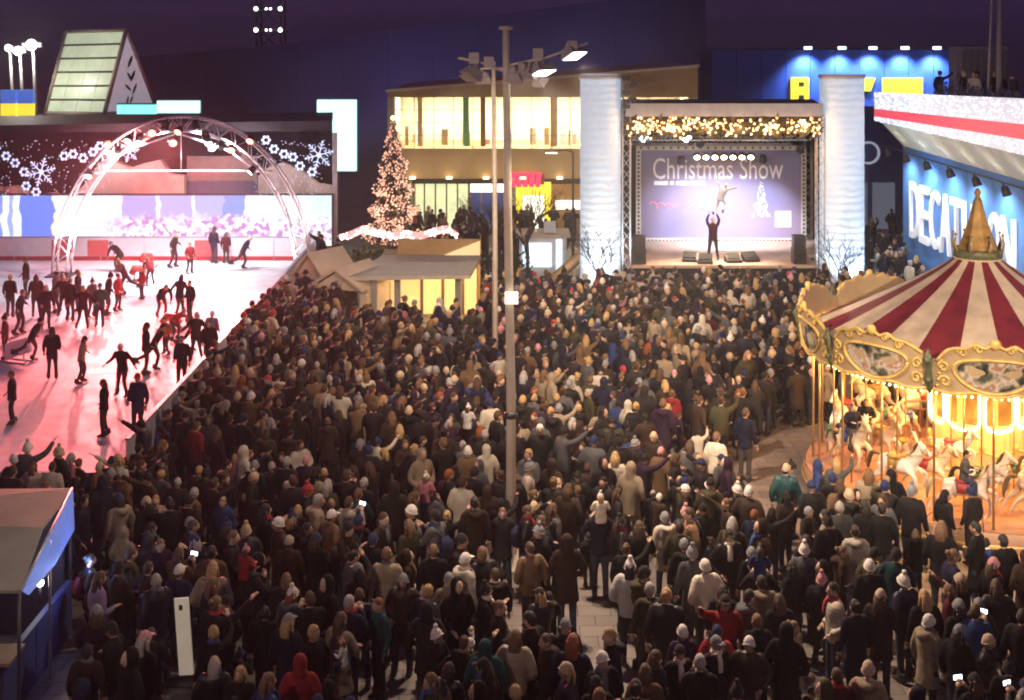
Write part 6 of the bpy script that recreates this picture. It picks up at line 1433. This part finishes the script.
for x, y in near_c:
    r_ = rp.random(); yaw = face_stage(x, y)+(rp.gauss(0, .5) if r_ < .55 else rp.uniform(-pi, pi))
    if y > 26.6 and x < -8.3: yaw = rp.gauss(0, .4)
    pose = rp.choice(CROWD_POSES); hd, hc = rand_head(rp); n, c, w = pick(DARKC, rp)
    child = rp.random() < .11
    person(x, y, yaw, pose, n, hd, hc, rp, sc=rp.uniform(.58, .76) if child else rp.uniform(.88, 1.07), zone=zone_of(x, y), scarf=rp.choice(('red', 'cream', 'grey', 'tan', 'blue')) if rp.random() < .26 else None,
           pack=rp.choice(('black', 'navy', 'burgundy', 'grey')) if (rp.random() < .22 and pose in ('stand', 'pockets', 'phone')) else None)
    if child: PEOPLE[-1]['child'] = 1
# labels that single each one out
for P_ in PEOPLE:
    if P_['zone'] is None and P_['label'] is None: P_['zone'] = zone_of(P_['x'], P_['y'])
groups = {}; USED = set()
for P_ in PEOPLE:
    if P_['label'] is None:
        who = 'child' if P_.get('child') else 'person'
        P_['key'] = '%s in %s %s%s%s, %s' % (who, P_['coat'], P_['cw'], P_['extra'], (', '+P_['hw']) if P_['hw'] else '', P_['zone'])
        groups.setdefault(P_['key'], []).append(P_)
for k, lst in groups.items():
    lst.sort(key=lambda q: q['x']/q['y'])
    for i, q in enumerate(lst):
        lab = k if len(lst) == 1 else k+', %s from left' % ordw(i)
        short = lambda w: w.replace(' in the mid crowd', ' mid crowd').replace(' toward the ', ' toward ').replace(' of the lamp post', ' of lamp post').replace(' at the bottom edge', ' bottom edge').replace(' low in the crowd', ' lower crowd')
        short2 = lambda w: short(w).replace(' the ', ' ').replace(' of lamp', ' lamp').replace('person in', 'person,').replace('child in', 'child,')
        short3 = lambda w: short2(w).replace(' puffer jacket', ' puffer').replace(' peaked cap', ' cap').replace(' pompom hat', ' hat').replace(' mid crowd', '').replace(' scarf with', ' scarf,')
        noex = lab.replace(q['extra'], '') if q['extra'] else lab
        for cand in (lab, short(lab), short2(lab), short3(lab), noex, short(noex), short2(noex), short3(noex)):
            if len(cand.split()) <= 16 and cand not in USED: lab = cand; break
        USED.add(lab)
        q['o']['label'] = lab
# ------------------------------------------------------------------ phones held up (things of their own)
ph_m = mat('phone_case', (.01, .01, .012), .3); scr_m = mat('phone_screen', (.5, .6, .8), .2, emit=(.75, .85, 1), es=3.2, sample=False)
nph = 0
for P_ in PEOPLE:
    o = P_['o']
    if o.data.name.startswith('body_phone') and nph < 6 and rp.random() < .6:
        M = o.matrix_basis @ Matrix.Translation((0, .455, 1.47)) @ Matrix.Rotation(R(-12), 4, 'X')
        ph = bpy.data.objects.new('mobile_phone', None); COL.objects.link(ph); ph.matrix_world = M
        MB().box((0, 0, 0), (.15, .01, .075)).build('case', ph_m, ph); MB().box((0, -.0065, 0), (.14, .002, .066)).build('screen', scr_m, ph)
        lab = o.get('label', 'person'); tag(ph, 'lit phone held up by '+' '.join(lab.replace(',', '').split()[:10]), 'phone', 'phones held up'); nph += 1
# ------------------------------------------------------------------ the far crowd: one mass, real bodies joined
LOD = []
for key in ('stand', 'pockets', 'phone', 'longcoat', 'crossed', 'parka', 'hooded', 'bagarm', 'point'):
    V = VAR[key]; parts = []
    for nm, ratio in (('coat', .22), ('trousers', .16), ('shoes', 1), ('body', .16)):
        o = bpy.data.objects.new('tmp', V[nm]); COL.objects.link(o); d = o.modifiers.new('d', 'DECIMATE'); d.ratio = ratio
        if ratio >= 1: o.modifiers.clear()
        bpy.context.view_layer.update(); me = bpy.data.meshes.new_from_object(o.evaluated_get(bpy.context.evaluated_depsgraph_get())); bpy.data.objects.remove(o)
        me.calc_loop_triangles(); v = np.empty(len(me.vertices)*3, np.float32); me.vertices.foreach_get('co', v); tr_ = np.empty(len(me.loop_triangles)*3, np.int32); me.loop_triangles.foreach_get('vertices', tr_)
        parts.append((nm, v.reshape(-1, 3), tr_.reshape(-1, 3))); bpy.data.meshes.remove(me)
    LOD.append((parts, V['Mh'], V['hood']))
HL = {}
for k, (me, kind) in HEADS.items():
    o = bpy.data.objects.new('tmp', me); COL.objects.link(o); d = o.modifiers.new('d', 'DECIMATE'); d.ratio = .3
    bpy.context.view_layer.update(); m2 = bpy.data.meshes.new_from_object(o.evaluated_get(bpy.context.evaluated_depsgraph_get())); bpy.data.objects.remove(o)
    m2.calc_loop_triangles(); v = np.empty(len(m2.vertices)*3, np.float32); m2.vertices.foreach_get('co', v); tr_ = np.empty(len(m2.loop_triangles)*3, np.int32); m2.loop_triangles.foreach_get('vertices', tr_)
    HL[k] = (v.reshape(-1, 3), tr_.reshape(-1, 3)); bpy.data.meshes.remove(m2)
AV, AF, AC = [], [], []; off = 0
FARC = [(n, c, w*(.4 if n in ('red', 'blue', 'teal', 'burgundy') else 1)) for n, c, w in DARKC]
def add_far(x, y, yaw, z=0.0, sc=1.0):
    global off
    parts, Mh, hood = rp.choice(LOD); c, s = cos(yaw), sin(yaw); Rm = np.array([[c, s, 0], [-s, c, 0], [0, 0, 1]], np.float32)
    hd, hc = rand_head(rp); cols = {'coat': tuple(v_*.62 for v_ in pick(FARC, rp)[1]), 'trousers': rp.choice(((.012, .012, .015), (.02, .025, .05), (.03, .04, .08))), 'shoes': (.02, .02, .02), 'body': rp.choice(SKIN)}
    L_ = [(n, v, f, cols[n]) for n, v, f in parts]
    if not hood:
        v, f = HL[hd]; Mn = np.array(Mh, np.float32); L_.append(('h', v @ Mn[:3, :3].T+Mn[:3, 3], f, hc[1]))
    for n, v, f, col in L_:
        AV.append((v*sc) @ Rm+np.array([x, y, z], np.float32)); AF.append(f+off); AC.append(np.tile(np.array([*col, 1], np.float32), (len(v), 1))); off += len(v)
for x, y in far_c: add_far(x, y, face_stage(x, y)+(rp.gauss(0, .5) if rp.random() < .65 else rp.uniform(-pi, pi)), 0, rp.uniform(.85, 1.07) if rp.random() > .06 else rp.uniform(.6, .75))
for k in range(70):                     # mall terrace
    px = rp.uniform(408, 575); Y = rp.uniform(56.5, 67.5); add_far(ax(px, Y), Y, rp.uniform(-pi, pi))
for k in range(26): 
    px = rp.uniform(868, 908); Y = rp.uniform(52, 66); add_far(ax(px, Y), Y, rp.uniform(-pi, pi))
for k in range(14): Y = rp.uniform(43, 54); add_far(rp.uniform(15.0, 16.2), Y, rp.uniform(-pi, pi))
for px, Y in ((286, 47.5), (292, 47), (297, 48), (305, 48.5), (313, 58), (322, 57), (338, 56), (282, 46)): add_far(max(ax(px, Y), -8.6), Y, rp.uniform(-pi, pi))
for k in range(7): add_far(rp.uniform(ax(945, 50), ax(1020, 50)), rp.uniform(47, 53), rp.uniform(-pi, pi), zr)
V_ = np.concatenate(AV); F_ = np.concatenate(AF).astype(np.int32); C_ = np.concatenate(AC)
me = bpy.data.meshes.new('crowd'); me.vertices.add(len(V_)); me.vertices.foreach_set('co', V_.ravel()); me.loops.add(F_.size); me.loops.foreach_set('vertex_index', F_.ravel())
me.polygons.add(len(F_)); me.polygons.foreach_set('loop_start', np.arange(0, F_.size, 3, dtype=np.int32)); me.polygons.foreach_set('loop_total', np.full(len(F_), 3, np.int32)); me.polygons.foreach_set('use_smooth', np.ones(len(F_), bool))
ca = me.color_attributes.new('Col', 'FLOAT_COLOR', 'POINT'); ca.data.foreach_set('color', C_.ravel()); me.update(calc_edges=True); me.validate()
me.materials.append(mat('crowd_cloth', (.1, .1, .1), .7, attr='Col', var=.15, vscale=6, spec=.2))
tag(link('crowd', me), 'dense far crowd of people filling the square before the stage', 'crowd', kind='stuff')
print('PEOPLE', len(PEOPLE), 'far', len(far_c), 'tris', len(F_))
# white sledge board held on the ice at far left
t = thing('ice_sledge', 'white ice sledge standing on the ice at the far left', 'sledge', (ax(9, 41), 41.6, .052), R(-20))
MB().box((0, 0, .42), (1.1, .12, .5), M=Matrix.Rotation(R(-18), 3, 'Y')).build('seat_board', white_board, t)
for s in (-1, 1): MB().loft([(-.5, s*.2, .02), (.5, s*.2, .02), (.62, s*.2, .16)], .025, 6).build('runner', steel, t); MB().tube((s*.3, 0, .03), (s*.3, 0, .3), .03).build('strut', steel, t)
for k, (px, py, w) in enumerate(((146, 268, 'left'), (137, 281, 'near'), (170, 332, 'among the skaters'))):
    Y = 13700/(py-YH); t = thing('skating_aid', 'red plastic skating aid on the ice, %s' % ('the leftmost far one', 'just in front of the far one', 'the one among the skaters')[k], 'skating aid', (ax(px, Y), Y, .052), rp.uniform(-1, 1), 'red skating aids')
    rdm = mat('red_plastic', (.6, .06, .05), .35)
    MB().loft([(-.3, 0, .35), (-.1, 0, .55), (.2, 0, .5), (.35, 0, .3)], [(.12, .1), (.2, .16), (.2, .16), (.1, .1)], 10, side=(0, 1, 0)).build('body', rdm, t)
    for s in (-1, 1): MB().loft([(-.4, s*.2, .03), (.4, s*.2, .03), (.5, s*.2, .15)], .03, 6).build('runner', rdm, t); MB().tube((0, s*.2, .03), (0, s*.15, .4), .03).build('strut', rdm, t)
# =================================================================== HAZE: thin air volume added for glow round lamps and lifted blacks
hz = bpy.data.materials.new('night_haze'); hz.use_nodes = True; N = hz.node_tree.nodes; L = hz.node_tree.links
for n in list(N): N.remove(n)
ho = N.new('ShaderNodeOutputMaterial'); hv = N.new('ShaderNodeVolumePrincipled'); hv.inputs['Color'].default_value = (.9, .88, .92, 1)
hv.inputs['Density'].default_value = .0019; hv.inputs['Anisotropy'].default_value = .3
L.new(hv.outputs[0], ho.inputs['Volume'])
tag(MB().bb(-910, 910, -70, 1510, -1.0, 21.0).build('haze', hz), kind='stuff')
